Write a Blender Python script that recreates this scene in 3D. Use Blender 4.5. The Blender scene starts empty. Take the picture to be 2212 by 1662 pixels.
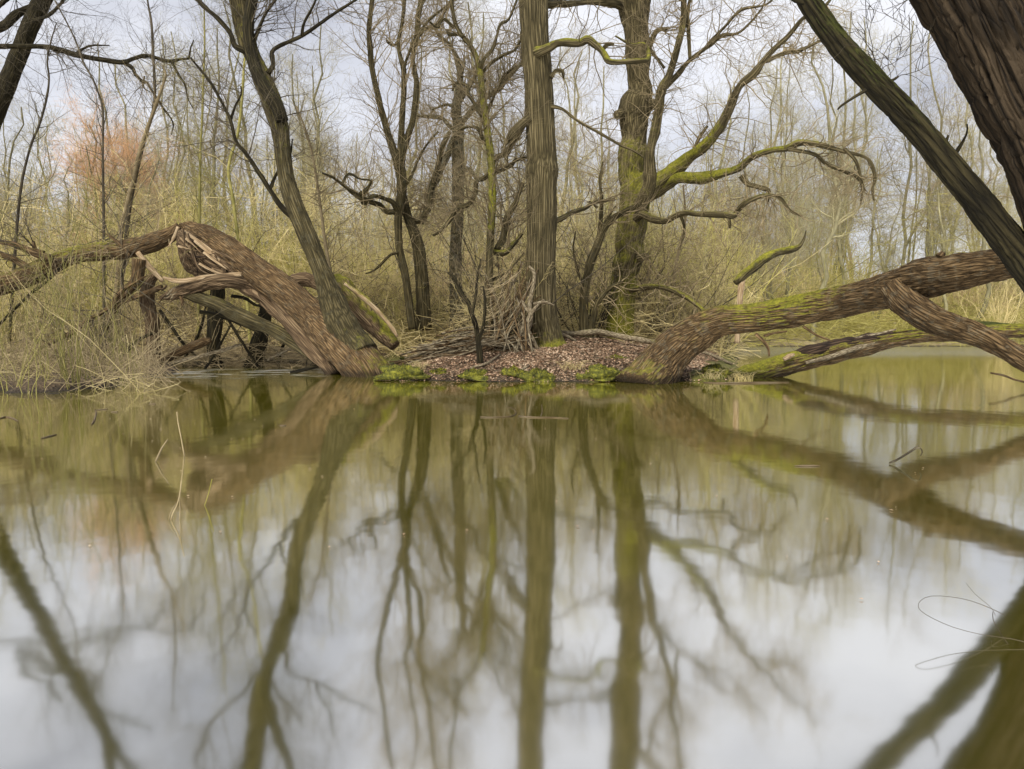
import bpy, math, random
import numpy as np
sc = bpy.context.scene
col = sc.collection
R = math.radians
# ------------------------------------------------------------------ camera
F, CX, CY, CAMZ, PITCH = 1598.0, 1106.0, 831.0, 0.8, R(4.5)
cam_d = bpy.data.cameras.new("camera"); cam = bpy.data.objects.new("camera", cam_d); col.objects.link(cam)
cam.location = (0, 0, CAMZ); cam.rotation_euler = (R(90) - PITCH, 0, 0)
cam_d.sensor_fit = 'HORIZONTAL'; cam_d.sensor_width = 36.0; cam_d.lens = 36.0 * F / 2212.0
cam_d.clip_start = 0.05; cam_d.clip_end = 3000
sc.camera = cam
# ------------------------------------------------------------------ sky, sun, exposure
SUN_EL, SUN_AZ = 46.0, 202.0            # sun behind the cloud, behind and left of the camera
w = bpy.data.worlds.new("World"); sc.world = w; w.use_nodes = True
nt = w.node_tree; nt.nodes.clear(); N = nt.nodes.new; Lk = nt.links.new
out = N('ShaderNodeOutputWorld')
sky = N('ShaderNodeTexSky'); sky.sky_type = 'NISHITA'; sky.sun_disc = False
sky.sun_elevation = R(SUN_EL); sky.sun_rotation = R(SUN_AZ)
b1 = N('ShaderNodeBackground'); b1.inputs[1].default_value = 0.1; Lk(sky.outputs[0], b1.inputs[0])
tc = N('ShaderNodeTexCoord'); mp = N('ShaderNodeMapping'); mp.inputs['Scale'].default_value = (1.0, 1.0, 2.4)
mp.inputs['Location'].default_value = (0.35, 0.2, 0.5)
Lk(tc.outputs['Generated'], mp.inputs[0])
nz = N('ShaderNodeTexNoise'); nz.inputs['Scale'].default_value = 2.1; nz.inputs['Detail'].default_value = 4; nz.inputs['Roughness'].default_value = 0.5
Lk(mp.outputs[0], nz.inputs['Vector'])
cr = N('ShaderNodeValToRGB'); e = cr.color_ramp.elements
e[0].position = 0.36; e[0].color = (0.24, 0.245, 0.28, 1); e[1].position = 0.62; e[1].color = (0.57, 0.57, 0.595, 1)
m_ = e.new(0.48); m_.color = (0.415, 0.42, 0.455, 1)
Lk(nz.outputs['Fac'], cr.inputs[0])
b2 = N('ShaderNodeBackground'); b2.inputs[1].default_value = 1.0; Lk(cr.outputs[0], b2.inputs[0])
mx = N('ShaderNodeMixShader'); mx.inputs[0].default_value = 0.9
Lk(b1.outputs[0], mx.inputs[1]); Lk(b2.outputs[0], mx.inputs[2]); Lk(mx.outputs[0], out.inputs[0])
sd = bpy.data.lights.new("sun", 'SUN'); sd.energy = 2.3; sd.angle = R(16); sd.color = (1.0, 0.93, 0.80)
so = bpy.data.objects.new("sun", sd); col.objects.link(so)
so.rotation_euler = (R(90 - SUN_EL), 0, R(180 - SUN_AZ))
sc.view_settings.view_transform = 'Standard'; sc.view_settings.look = 'None'
sc.view_settings.gamma = 1.0; sc.view_settings.exposure = 0.85
sc.cycles.max_bounces = 6; sc.cycles.diffuse_bounces = 4; sc.cycles.glossy_bounces = 2
sc.cycles.transmission_bounces = 2; sc.cycles.transparent_max_bounces = 6

sc.cycles.use_denoising = True; sc.cycles.denoising_input_passes = 'RGB_ALBEDO_NORMAL'; sc.cycles.denoising_prefilter = 'ACCURATE'
# ------------------------------------------------------------------ placing
def ray(x, y):
    sx, sy = (x - CX) / F, (CY - y) / F
    return np.array([sx, math.cos(PITCH) + sy * math.sin(PITCH), -math.sin(PITCH) + sy * math.cos(PITCH)])
def at(x, y, Y):
    r = ray(x, y); return np.array([0, 0, CAMZ]) + r * (Y / r[1])
def rad(x, y, Y, hw):
    return hw * (Y / ray(x, y)[1]) / F
def sstep(a, b, x):
    t = np.clip((x - a) / (b - a), 0, 1); return t * t * (3 - 2 * t)
def wob(X, Y):
    return (np.sin(X * 1.7 + 0.6 * np.sin(Y * 1.3)) + 0.6 * np.sin(X * 4.1 + 1.3 + Y * 1.9) + 0.4 * np.sin(X * 8.3 - Y * 5.7 + 2.0))
def land(X, Y):
    s = wob(X, Y)
    isl = np.minimum(np.minimum(Y - 10.72 + 0.09 * s, (0.300 * Y - X) * 1.4 + 0.1 * s), (X + 0.165 * Y) * 1.4 + 0.08 * s)
    back = np.minimum(Y - 16.6 + 0.25 * s, 0.300 * Y - X + 0.1 * s)
    far = Y - 29.3 + 0.4 * s
    side = np.minimum((-0.50 * Y - X) * 0.6, (Y - 9.3) * 0.5) + 0.22 * s
    return isl, back, far, np.minimum(side, 0.35)
def ground(X, Y):
    X = np.asarray(X, float); Y = np.asarray(Y, float)
    a, b, f, s = land(X, Y)
    Lm = np.maximum(np.maximum(a, b), np.maximum(f, s))
    cap = np.where(np.maximum(np.maximum(a, b), f) > s, 0.75, 0.75)
    h = cap * (1 - np.exp(-np.clip(Lm, 0, None) / 4.0)) + 0.05 * sstep(0, 0.15, Lm)
    bump = 0.028 * np.sin(X * 3.1 + Y) * np.sin(Y * 2.7 - X * .7) + 0.012 * np.sin(X * 9 + Y * 4) * np.sin(Y * 8.1)
    h = h + bump * sstep(0.05, 0.6, Lm) + 0.35 * sstep(28, 70, Y)
    return np.where(Lm > 0, h, np.maximum(Lm * 0.5, -0.6) - 0.01)
def hit(x, y):
    r = ray(x, y)
    for k in range(1, 4000):
        Y = k * 0.02 + 3
        p = np.array([0, 0, CAMZ]) + r * (Y / r[1])
        if p[2] <= max(0.0, float(ground(p[0], p[1]))): return p
    return p
def waterY(y):
    r = ray(CX, y); return float(-CAMZ / r[2] * r[1])

# ------------------------------------------------------------------ geometry
class Geo:
    def __init__(s): s.v=[]; s.q=[]; s.t=[]; s.b=[]; s.m=[]; s.n=0
    def add(s, v, q=None, t=None, b=None, m=None):
        v = np.asarray(v, float).reshape(-1, 3)
        s.v.append(v)
        if q is not None and len(q): s.q.append(np.asarray(q, int).reshape(-1, 4) + s.n)
        if t is not None and len(t): s.t.append(np.asarray(t, int).reshape(-1, 3) + s.n)
        s.b.append(v.copy() if b is None else np.asarray(b, float).reshape(-1, 3))
        s.m.append(np.zeros(len(v)) if m is None else np.broadcast_to(np.asarray(m, float), (len(v),)).astype(float))
        s.n += len(v)
    def build(s, name, mat, parent=None, origin=(0, 0, 0), smooth=True):
        v = np.concatenate(s.v) - np.asarray(origin, float)
        q = np.concatenate(s.q) if s.q else np.zeros((0, 4), int)
        t = np.concatenate(s.t) if s.t else np.zeros((0, 3), int)
        me = bpy.data.meshes.new(name)
        me.vertices.add(len(v)); me.vertices.foreach_set('co', v.ravel())
        loops = np.concatenate([q.ravel(), t.ravel()]); me.loops.add(len(loops)); me.loops.foreach_set('vertex_index', loops)
        npz = len(q) + len(t); me.polygons.add(npz)
        st = np.concatenate([np.arange(len(q)) * 4, len(q) * 4 + np.arange(len(t)) * 3])
        me.polygons.foreach_set('loop_start', st)
        me.polygons.foreach_set('use_smooth', np.full(npz, smooth))
        me.update(calc_edges=True)
        a = me.attributes.new('bark', 'FLOAT_VECTOR', 'POINT'); a.data.foreach_set('vector', np.concatenate(s.b).ravel())
        a = me.attributes.new('moss', 'FLOAT', 'POINT'); a.data.foreach_set('value', np.concatenate(s.m))
        me.validate()
        me.materials.append(mat)
        o = bpy.data.objects.new(name, me); col.objects.link(o)
        if parent is not None: o.parent = parent
        else: o.location = origin
        return o
def tag(o, label, cat, group=None, kind=None):
    if label: o['label'] = label
    if cat: o['category'] = cat
    if group: o['group'] = group
    if kind: o['kind'] = kind
    return o
def empty(name, loc, label, cat, group=None):
    o = bpy.data.objects.new(name, None); o.empty_display_size = 0.2; col.objects.link(o); o.location = loc
    return tag(o, label, cat, group)
def copy_tree(o, parent=None):
    c = o.copy(); col.objects.link(c)
    if parent is not None: c.parent = parent
    for ch in [k for k in o.children]: copy_tree(ch, c)
    return c

def vnoise(rng, nv, nt_, gv, gt):
    g = rng.uniform(-1, 1, (gv + 1, gt))
    yv = np.linspace(0, gv - 1e-6, nv); xt = np.arange(nt_) / nt_ * gt
    y0 = yv.astype(int); fy = yv - y0; fy = fy * fy * (3 - 2 * fy)
    x0 = xt.astype(int); fx = xt - x0; fx = fx * fx * (3 - 2 * fx); x1 = (x0 + 1) % gt
    A = g[y0][:, x0]; B = g[y0][:, x1]; C_ = g[y0 + 1][:, x0]; D = g[y0 + 1][:, x1]
    return (A * (1 - fx) + B * fx) * (1 - fy)[:, None] + (C_ * (1 - fx) + D * fx) * fy[:, None]
def resample(P, Rr, step, extra=None):
    P = np.asarray(P, float); Rr = np.asarray(Rr, float)
    Q = np.vstack([2 * P[0] - P[1], P, 2 * P[-1] - P[-2]])
    outP, outR, outE = [], [], []
    for i in range(len(P) - 1):
        n = max(2, int(np.linalg.norm(P[i + 1] - P[i]) / step))
        t = np.linspace(0, 1, n, endpoint=False)[:, None]
        a, b, c, d = Q[i], Q[i + 1], Q[i + 2], Q[i + 3]
        outP.append(0.5 * (2 * b + (c - a) * t + (2 * a - 5 * b + 4 * c - d) * t ** 2 + (3 * b - a - 3 * c + d) * t ** 3))
        ts = t[:, 0] * t[:, 0] * (3 - 2 * t[:, 0])
        outR.append(Rr[i] + (Rr[i + 1] - Rr[i]) * ts)
        if extra is not None: outE.append(extra[i] + (extra[i + 1] - extra[i]) * t[:, 0])
    outP.append(P[-1:]); outR.append(Rr[-1:])
    if extra is not None: outE.append(np.array([extra[-1]])); return np.vstack(outP), np.concatenate(outR), np.concatenate(outE)
    return np.vstack(outP), np.concatenate(outR)
def frames(P):
    T = np.gradient(P, axis=0); T /= np.linalg.norm(T, axis=1)[:, None] + 1e-9
    U = np.zeros_like(P); u = np.cross(T[0], [0.13, -1.0, 0.21]); 
    if np.linalg.norm(u) < .1: u = np.cross(T[0], [1, 0, 0])
    u /= np.linalg.norm(u)
    for i in range(len(P)):
        u = u - T[i] * np.dot(u, T[i]); u /= np.linalg.norm(u); U[i] = u
    return T, U, np.cross(T, U)
def sweep(g, rng, P, Rr, sides=28, rough=0.06, step=0.05, moss=0.0, groove=None, cap=(True, True), twist=0.0, flat=None, jag=0.0, furrow=None):
    """a trunk or limb: P control points, Rr radii; groove = [(t0,t1,angle,width,depth)]"""
    ex = np.broadcast_to(np.asarray(moss, float), (len(P),)) if np.ndim(moss) == 0 else np.asarray(moss, float)
    P, Rr, ms = resample(P, Rr, step, ex)
    n = len(P)
    T, U, V = frames(P)
    L = np.concatenate([[0], np.cumsum(np.linalg.norm(np.diff(P, axis=0), axis=1))])
    th = np.arange(sides) / sides * 2 * math.pi
    rm = max(Rr.mean(), .01)
    d = rough * (vnoise(rng, n, sides, max(2, int(L[-1] / (rm * 3.2))), 5) + 0.55 * vnoise(rng, n, sides, max(2, int(L[-1] / (rm * 1.4))), 9))
    if sides >= 20: d += rough * 0.45 * vnoise(rng, n, sides, max(2, int(L[-1] / (rm * 0.9))), sides // 2)
    rr = Rr[:, None] * (1 + d)
    if furrow:                  # (depth in m, furrow spacing in m, stretch along the trunk): real grooves between bark ridges
        dp, spc, stv = furrow
        ga = max(6, int(2 * math.pi * rm / spc / 1.1)); gl_ = max(3, int(L[-1] / (spc * stv)))
        n1 = vnoise(rng, n, sides, gl_, ga) + .35 * vnoise(rng, n, sides, gl_ * 2, ga * 2)
        n2 = vnoise(rng, n, sides, int(gl_ * 1.7) + 2, int(ga * 1.3)) + .3 * vnoise(rng, n, sides, gl_ * 4, ga)
        md = np.clip(.7 + .8 * vnoise(rng, n, sides, max(3, gl_ // 2), max(5, ga // 2)), .15, 1.3)
        n3 = vnoise(rng, n, sides, gl_ * 5, max(5, int(ga * .8)))          # short cross cracks that break the ridges into plates
        rr = rr - dp * md * np.exp(-(n1 / .20) ** 2) - .6 * dp * np.exp(-(n2 / .14) ** 2) - .45 * dp * (1.3 - md) * np.exp(-(n3 / .12) ** 2) + .25 * dp * vnoise(rng, n, sides, gl_ * 5, ga * 2)
    if groove:
        s = np.linspace(0, 1, n)[:, None]
        for (t0, t1, an, wd, dp) in groove:
            prof = np.clip(np.minimum((s - t0), (t1 - s)) / (0.15 * (t1 - t0)), 0, 1)
            da = np.abs((th[None, :] - an - 0.3 * np.sin(s * 17) + math.pi) % (2 * math.pi) - math.pi)
            rr = rr * (1 - dp * prof * np.clip(1.6 * (1 - da / wd), 0, 1))
    tt = th[None, :] + twist * L[:, None]
    fl = 1.0 if flat is None else flat
    if jag:
        j = rng.uniform(0, jag, sides); P2 = P[-1] + 0
    X = P[:, None, :] + rr[..., None] * (np.cos(tt)[..., None] * U[:, None, :] + fl * np.sin(tt)[..., None] * V[:, None, :])
    if jag:
        k = max(2, int(n * 0.12)); s_ = np.linspace(0, 1, k) ** 2
        X[-k:] += (s_[:, None] * j[None, :])[..., None] * T[-k:][:, None, :]
    i = np.arange(n - 1)[:, None] * sides; k = np.arange(sides)[None, :]; k2 = (k + 1) % sides
    q = np.stack([i + k, i + k2, i + sides + k2, i + sides + k], -1).reshape(-1, 4)
    v = X.reshape(-1, 3)
    bk = np.stack([Rr[:, None] * np.cos(th)[None, :], Rr[:, None] * np.sin(th)[None, :], np.broadcast_to(L[:, None], (n, sides))], -1).reshape(-1, 3)
    m = np.repeat(ms, sides)
    tri = []
    if cap[0]:
        v = np.vstack([v, P[0]]); bk = np.vstack([bk, [0, 0, -1]]); m = np.append(m, ms[0]); c = len(v) - 1
        tri += [[(a + 1) % sides, a, c] for a in range(sides)]
    if cap[1]:
        v = np.vstack([v, P[-1] - T[-1] * Rr[-1] * (0.5 if jag else -0.2)]); bk = np.vstack([bk, [0, 0, L[-1] + 1]]); m = np.append(m, ms[-1]); c = len(v) - 1; o_ = (n - 1) * sides
        tri += [[o_ + a, o_ + (a + 1) % sides, c] for a in range(sides)]
    g.add(v, q, tri, bk, m)
    return P, Rr
def tubes(g, P, Rr, sides=3, m=0.0):
    """P (M,n,3), Rr (M,n): many thin tubes at once"""
    if len(P) == 0: return
    M, n, _ = P.shape
    T = np.gradient(P, axis=1); T /= np.linalg.norm(T, axis=2)[..., None] + 1e-9
    ref = np.where(np.abs(T[:, :1, 2:3]) > 0.8, np.array([1.0, 0.2, 0])[None, None], np.array([0.1, 0.2, 1.0])[None, None])
    U = np.cross(T, np.broadcast_to(ref, T.shape)); U /= np.linalg.norm(U, axis=2)[..., None] + 1e-9
    V = np.cross(T, U)
    th = np.arange(sides) / sides * 2 * math.pi
    X = P[:, :, None, :] + Rr[:, :, None, None] * (np.cos(th)[None, None, :, None] * U[:, :, None, :] + np.sin(th)[None, None, :, None] * V[:, :, None, :])
    base = (np.arange(M) * n * sides)[:, None, None]; i = (np.arange(n - 1) * sides)[None, :, None]; k = np.arange(sides)[None, None, :]; k2 = (k + 1) % sides
    q = np.stack(np.broadcast_arrays(base + i + k, base + i + k2, base + i + sides + k2, base + i + sides + k), -1).reshape(-1, 4)
    L = np.concatenate([np.zeros((M, 1)), np.cumsum(np.linalg.norm(np.diff(P, axis=1), axis=2), 1)], 1)
    bk = np.stack(np.broadcast_arrays(Rr[:, :, None] * np.cos(th), Rr[:, :, None] * np.sin(th), L[:, :, None] + np.arange(M)[:, None, None] * .37), -1).reshape(-1, 3)
    g.add(X.reshape(-1, 3), q, None, bk, m)
def sprout(rng, P, Rr, K, Lr=(0.5, 1.0), ang=(30, 70), npts=6, jit=0.18, up=0.05, rf=0.5, rmax=1.0, tr=(0.2, 0.98), rmin=0.0018, taper=0.8, out_=None, wl=True):
    """grow K side branches from polylines P (M,n,3)"""
    M, n, _ = P.shape
    ln = np.linalg.norm(np.diff(P, axis=1), axis=2).sum(1)
    pr = ln / ln.sum() if wl else None
    mi = rng.choice(M, K, p=pr); t = rng.uniform(tr[0], tr[1], K) * (n - 1)
    i0 = np.minimum(t.astype(int), n - 2); f = (t - i0)[:, None]
    base = P[mi, i0] * (1 - f) + P[mi, i0 + 1] * f
    tan = P[mi, i0 + 1] - P[mi, i0]; tan /= np.linalg.norm(tan, axis=1)[:, None] + 1e-9
    rb = Rr[mi, i0] * (1 - f[:, 0]) + Rr[mi, i0 + 1] * f[:, 0]
    pv = rng.normal(size=(K, 3)); pv -= tan * (pv * tan).sum(1)[:, None]; pv /= np.linalg.norm(pv, axis=1)[:, None] + 1e-9
    a = np.radians(rng.uniform(ang[0], ang[1], K))[:, None]
    d = tan * np.cos(a) + pv * np.sin(a); d[:, 2] += up * 2
    d /= np.linalg.norm(d, axis=1)[:, None]
    L = rng.uniform(Lr[0], Lr[1], K) * (1.15 - 0.45 * t / (n - 1))
    rc = np.clip(np.minimum(rb * rf * rng.uniform(.7, 1.1, K), rmax), rmin, None)
    Q = np.zeros((K, npts, 3)); Q[:, 0] = base
    for k in range(1, npts):
        d = d + rng.normal(size=(K, 3)) * jit; d[:, 2] += up
        d /= np.linalg.norm(d, axis=1)[:, None]
        Q[:, k] = Q[:, k - 1] + d * (L / (npts - 1))[:, None]
    s = np.linspace(0, 1, npts)[None, :]
    return Q, np.maximum(rc[:, None] * (1 - taper * s), rmin * 0.7)
def uni(P, Rr, n=14):
    """resample one polyline to exactly n points"""
    L = np.concatenate([[0], np.cumsum(np.linalg.norm(np.diff(P, axis=0), axis=1))]); s = np.linspace(0, L[-1], n)
    return np.stack([np.interp(s, L, P[:, k]) for k in range(3)], -1), np.interp(s, L, Rr)
def tr(pts, Y):
    """points (x, y, half width) read off the photo, set at real distance Y"""
    n = len(pts)
    if np.ndim(Y) == 0: Y = [Y] * n
    elif len(Y) != n: Y = np.interp(np.linspace(0, 1, n), np.linspace(0, 1, len(Y)), Y)
    return np.array([at(p[0], p[1], y) for p, y in zip(pts, Y)]), np.array([rad(p[0], p[1], y, p[2]) for p, y in zip(pts, Y)])

# ------------------------------------------------------------------ materials
def mat_base(name):
    m = bpy.data.materials.new(name); m.use_nodes = True; t = m.node_tree
    return m, t, t.nodes['Principled BSDF'], t.nodes.new, t.links.new
def ramp(n, stops):
    c = n('ShaderNodeValToRGB'); e = c.color_ramp.elements
    e[0].position, e[0].color = stops[0][0], (*stops[0][1], 1); e[1].position, e[1].color = stops[-1][0], (*stops[-1][1], 1)
    for p, cc in stops[1:-1]: k = e.new(p); k.color = (*cc, 1)
    return c
def noise(n, l, vec, scale, detail=4, rough=0.55, kind=None, dist=0.0):
    x = n('ShaderNodeTexNoise'); x.inputs['Scale'].default_value = scale; x.inputs['Detail'].default_value = detail
    x.inputs['Roughness'].default_value = rough; x.inputs['Distortion'].default_value = dist
    if kind: x.noise_type = kind
    l(vec, x.inputs['Vector']); return x
def math_(n, l, op, a, b=None, c=None):
    x = n('ShaderNodeMath'); x.operation = op
    for i, k in enumerate((a, b, c)):
        if k is None: continue
        if isinstance(k, (int, float)): x.inputs[i].default_value = k
        else: l(k, x.inputs[i])
    return x.outputs[0]
def mixc(n, l, f, a, b, mode='MIX'):
    x = n('ShaderNodeMix'); x.data_type = 'RGBA'; x.blend_type = mode
    for i, k in ((0, f), (6, a), (7, b)):
        if isinstance(k, (int, float)): x.inputs[i].default_value = k
        elif isinstance(k, tuple): x.inputs[i].default_value = (*k, 1)
        else: l(k, x.inputs[i])
    return x.outputs[2]
def bark(name, dark, mid, light, k=26.0, zs=0.16, bump=0.02, moss=(0.30, 0.285, 0.03), moss2=(0.095, 0.10, 0.014), lichen=0.25, lich=(0.30, 0.31, 0.24), dist=0.35):
    m, t, bs, n, l = mat_base(name)
    at_ = n('ShaderNodeAttribute'); at_.attribute_name = 'bark'
    mp = n('ShaderNodeMapping'); mp.inputs['Scale'].default_value = (1, 1, zs); l(at_.outputs['Vector'], mp.inputs[0])
    geo = n('ShaderNodeNewGeometry')
    wv = noise(n, l, mp.outputs[0], k * .55, 3, 0.6)
    ad = n('ShaderNodeVectorMath'); ad.operation = 'MULTIPLY_ADD'; l(wv.outputs['Color'], ad.inputs[0]); ad.inputs[1].default_value = (dist * 2.2 / k,) * 3; l(mp.outputs[0], ad.inputs[2])
    r1 = n('ShaderNodeTexVoronoi'); r1.feature = 'DISTANCE_TO_EDGE'; r1.inputs['Scale'].default_value = k; l(ad.outputs[0], r1.inputs['Vector'])
    r2 = noise(n, l, mp.outputs[0], k * 2.3, 5, 0.7)
    big = noise(n, l, geo.outputs['Position'], 2.2, 3, 0.5)
    # ridges: fold the noise so plates are wide and furrows narrow
    f1 = math_(n, l, 'POWER', math_(n, l, 'MINIMUM', math_(n, l, 'MULTIPLY', r1.outputs['Distance'], 3.2), 1.0), 0.7)
    h = math_(n, l, 'ADD', math_(n, l, 'MULTIPLY', f1, 0.6), math_(n, l, 'MULTIPLY', r2.outputs['Fac'], 0.62))
    c = ramp(n, [(0.22, dark), (0.6, mid), (0.98, light)]); l(h, c.inputs[0])
    c2 = mixc(n, l, math_(n, l, 'MULTIPLY', math_(n, l, 'GREATER_THAN', noise(n, l, geo.outputs['Position'], 9, 5, .7).outputs['Fac'], 0.56), lichen), c.outputs[0], lich)
    vv = math_(n, l, 'MULTIPLY_ADD', big.outputs['Fac'], 1.0, 0.5)
    cb = n('ShaderNodeVectorMath'); cb.operation = 'SCALE'; l(c2, cb.inputs[0]); l(vv, cb.inputs['Scale'])
    # moss grows on the side that faces up and where the attribute says so
    ma = n('ShaderNodeAttribute'); ma.attribute_name = 'moss'
    sp = n('ShaderNodeSeparateXYZ'); l(geo.outputs['Normal'], sp.inputs[0])
    mn = noise(n, l, geo.outputs['Position'], 7.5, 5, 0.65); mf = noise(n, l, geo.outputs['Position'], 60, 3, 0.7)
    s = math_(n, l, 'ADD', math_(n, l, 'MULTIPLY', ma.outputs['Fac'], 1.0), math_(n, l, 'MULTIPLY', mn.outputs['Fac'], 1.2))
    s = math_(n, l, 'ADD', s, math_(n, l, 'MULTIPLY', math_(n, l, 'MULTIPLY', sp.outputs['Z'], 0.5), math_(n, l, 'MINIMUM', math_(n, l, 'MULTIPLY', ma.outputs['Fac'], 3.0), 1.0)))
    s = math_(n, l, 'ADD', s, math_(n, l, 'MULTIPLY', mf.outputs['Fac'], 0.35))
    ss = n('ShaderNodeMapRange'); ss.inputs[1].default_value = 1.12; ss.inputs[2].default_value = 1.55; l(s, ss.inputs[0])
    fac = math_(n, l, 'MULTIPLY', ss.outputs[0], math_(n, l, 'GREATER_THAN', ma.outputs['Fac'], 0.01))
    mc = ramp(n, [(0.38, moss2), (0.66, moss)]); l(noise(n, l, geo.outputs['Position'], 19, 6, .8).outputs['Fac'], mc.inputs[0])
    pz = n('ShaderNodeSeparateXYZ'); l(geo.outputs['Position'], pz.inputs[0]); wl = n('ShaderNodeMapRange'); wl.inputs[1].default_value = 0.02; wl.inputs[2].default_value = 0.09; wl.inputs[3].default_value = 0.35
    l(math_(n, l, 'SUBTRACT', pz.outputs['Z'], math_(n, l, 'MULTIPLY', mn.outputs['Fac'], 0.08)), wl.inputs[0])       # darkens the base colour in a ragged band at the waterline
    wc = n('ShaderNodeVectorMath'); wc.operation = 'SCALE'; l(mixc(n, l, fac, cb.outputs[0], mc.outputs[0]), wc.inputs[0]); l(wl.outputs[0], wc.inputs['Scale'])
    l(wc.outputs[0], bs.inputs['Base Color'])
    bs.inputs['Roughness'].default_value = 0.92; bs.inputs['Specular IOR Level'].default_value = 0.25
    hh = math_(n, l, 'ADD', math_(n, l, 'MULTIPLY', h, math_(n, l, 'MULTIPLY_ADD', fac, -0.6, 1.0)), math_(n, l, 'MULTIPLY', math_(n, l, 'MULTIPLY', mf.outputs['Fac'], fac), 0.7))
    b = n('ShaderNodeBump'); b.inputs['Strength'].default_value = 1.0; b.inputs['Distance'].default_value = bump
    l(hh, b.inputs['Height']); l(b.outputs[0], bs.inputs['Normal'])
    return m
def twigmat(name, a, b, rnd=0.35, k=3.0):
    m, t, bs, n, l = mat_base(name)
    geo = n('ShaderNodeNewGeometry'); oi = n('ShaderNodeObjectInfo')
    x = noise(n, l, geo.outputs['Position'], k, 3, 0.7)
    c = ramp(n, [(0.35, a), (0.65, b)]); l(x.outputs['Fac'], c.inputs[0])
    s = n('ShaderNodeVectorMath'); s.operation = 'SCALE'; l(c.outputs[0], s.inputs[0])
    l(math_(n, l, 'MULTIPLY_ADD', oi.outputs['Random'], rnd * 2, 1 - rnd), s.inputs['Scale'])
    l(s.outputs[0], bs.inputs['Base Color']); bs.inputs['Roughness'].default_value = 0.85; bs.inputs['Specular IOR Level'].default_value = 0.2
    return m
M = {}
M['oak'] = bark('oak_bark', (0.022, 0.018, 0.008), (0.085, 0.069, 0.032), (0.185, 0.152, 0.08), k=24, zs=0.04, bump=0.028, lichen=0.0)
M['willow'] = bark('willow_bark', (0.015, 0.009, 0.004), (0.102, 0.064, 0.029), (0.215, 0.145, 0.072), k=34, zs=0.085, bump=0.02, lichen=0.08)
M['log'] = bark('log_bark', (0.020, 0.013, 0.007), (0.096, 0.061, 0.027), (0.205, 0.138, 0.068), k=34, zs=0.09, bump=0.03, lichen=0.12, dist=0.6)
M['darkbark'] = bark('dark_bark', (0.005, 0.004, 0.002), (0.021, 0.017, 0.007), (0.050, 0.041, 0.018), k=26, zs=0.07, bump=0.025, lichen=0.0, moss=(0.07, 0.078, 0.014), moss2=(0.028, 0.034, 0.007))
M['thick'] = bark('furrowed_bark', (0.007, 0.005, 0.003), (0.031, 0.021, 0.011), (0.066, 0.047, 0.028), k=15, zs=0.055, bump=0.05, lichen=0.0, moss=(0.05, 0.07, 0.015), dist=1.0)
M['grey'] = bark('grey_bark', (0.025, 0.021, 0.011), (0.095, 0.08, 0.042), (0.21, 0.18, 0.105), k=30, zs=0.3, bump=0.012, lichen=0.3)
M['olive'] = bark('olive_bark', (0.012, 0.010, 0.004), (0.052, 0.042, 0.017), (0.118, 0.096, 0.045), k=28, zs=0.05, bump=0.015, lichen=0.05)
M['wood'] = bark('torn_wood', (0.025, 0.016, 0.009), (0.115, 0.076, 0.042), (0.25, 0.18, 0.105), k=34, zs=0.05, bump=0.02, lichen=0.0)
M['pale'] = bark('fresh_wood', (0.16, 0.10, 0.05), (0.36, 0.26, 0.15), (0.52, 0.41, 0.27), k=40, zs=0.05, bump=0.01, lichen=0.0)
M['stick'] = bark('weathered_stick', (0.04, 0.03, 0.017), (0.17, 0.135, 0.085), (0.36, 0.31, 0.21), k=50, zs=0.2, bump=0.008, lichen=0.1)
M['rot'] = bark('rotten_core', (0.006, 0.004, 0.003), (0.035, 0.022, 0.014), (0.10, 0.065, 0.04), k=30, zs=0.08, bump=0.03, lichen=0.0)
M['tw_dark'] = twigmat('dark_twig', (0.045, 0.038, 0.026), (0.12, 0.10, 0.068))
M['tw_brown'] = twigmat('brown_twig', (0.16, 0.125, 0.07), (0.36, 0.29, 0.17))
M['tw_tan'] = twigmat('tan_twig', (0.43, 0.35, 0.145), (0.73, 0.62, 0.33))
M['tw_olive'] = twigmat('olive_twig', (0.36, 0.325, 0.075), (0.61, 0.55, 0.19))
M['tw_green'] = twigmat('green_twig', (0.16, 0.15, 0.045), (0.32, 0.29, 0.10))
M['tw_pink'] = twigmat('pinkish_twig', (0.44, 0.31, 0.165), (0.72, 0.54, 0.34))
M['tw_orange'] = twigmat('orange_twig', (0.64, 0.36, 0.18), (0.84, 0.57, 0.34))
M['farbark'] = twigmat('far_bark', (0.14, 0.13, 0.07), (0.31, 0.285, 0.17), k=1.2)
M['tw_far'] = twigmat('far_twig', (0.24, 0.215, 0.12), (0.46, 0.42, 0.25))
# ------------------------------------------------------------------ ground
def axis(lo, hi, flo, fhi, fine, grow=1.18):
    a = list(np.arange(flo, fhi, fine)); s = fine
    while a[-1] < hi: s *= grow; a.append(a[-1] + s)
    s = fine
    while a[0] > lo: s *= grow; a.insert(0, a[0] - s)
    return np.array(a)
xs = axis(-500, 500, -9, 7, 0.07); ys = axis(-60, 900, 8.6, 21, 0.07)
XX, YY = np.meshgrid(xs, ys); ZZ = ground(XX, YY)
g = Geo(); nx, ny = len(xs), len(ys)
i = (np.arange(ny - 1) * nx)[:, None] + np.arange(nx - 1)[None, :]
gm = 0 * XX
def mossy(X, Y):
    a, b, f, s = land(X, Y); e_ = np.exp(-((a - 0.28) / 0.35) ** 2)
    px = X / Y * 1598 + 1106
    m = sstep(900, 880, px) + sstep(1480, 1510, px) + 0.8 * np.exp(-((px - 1300) / 45) ** 2) + 0.15
    return np.clip(m, 0, 1) * e_
gm = mossy(XX, np.maximum(YY, 1))
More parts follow.
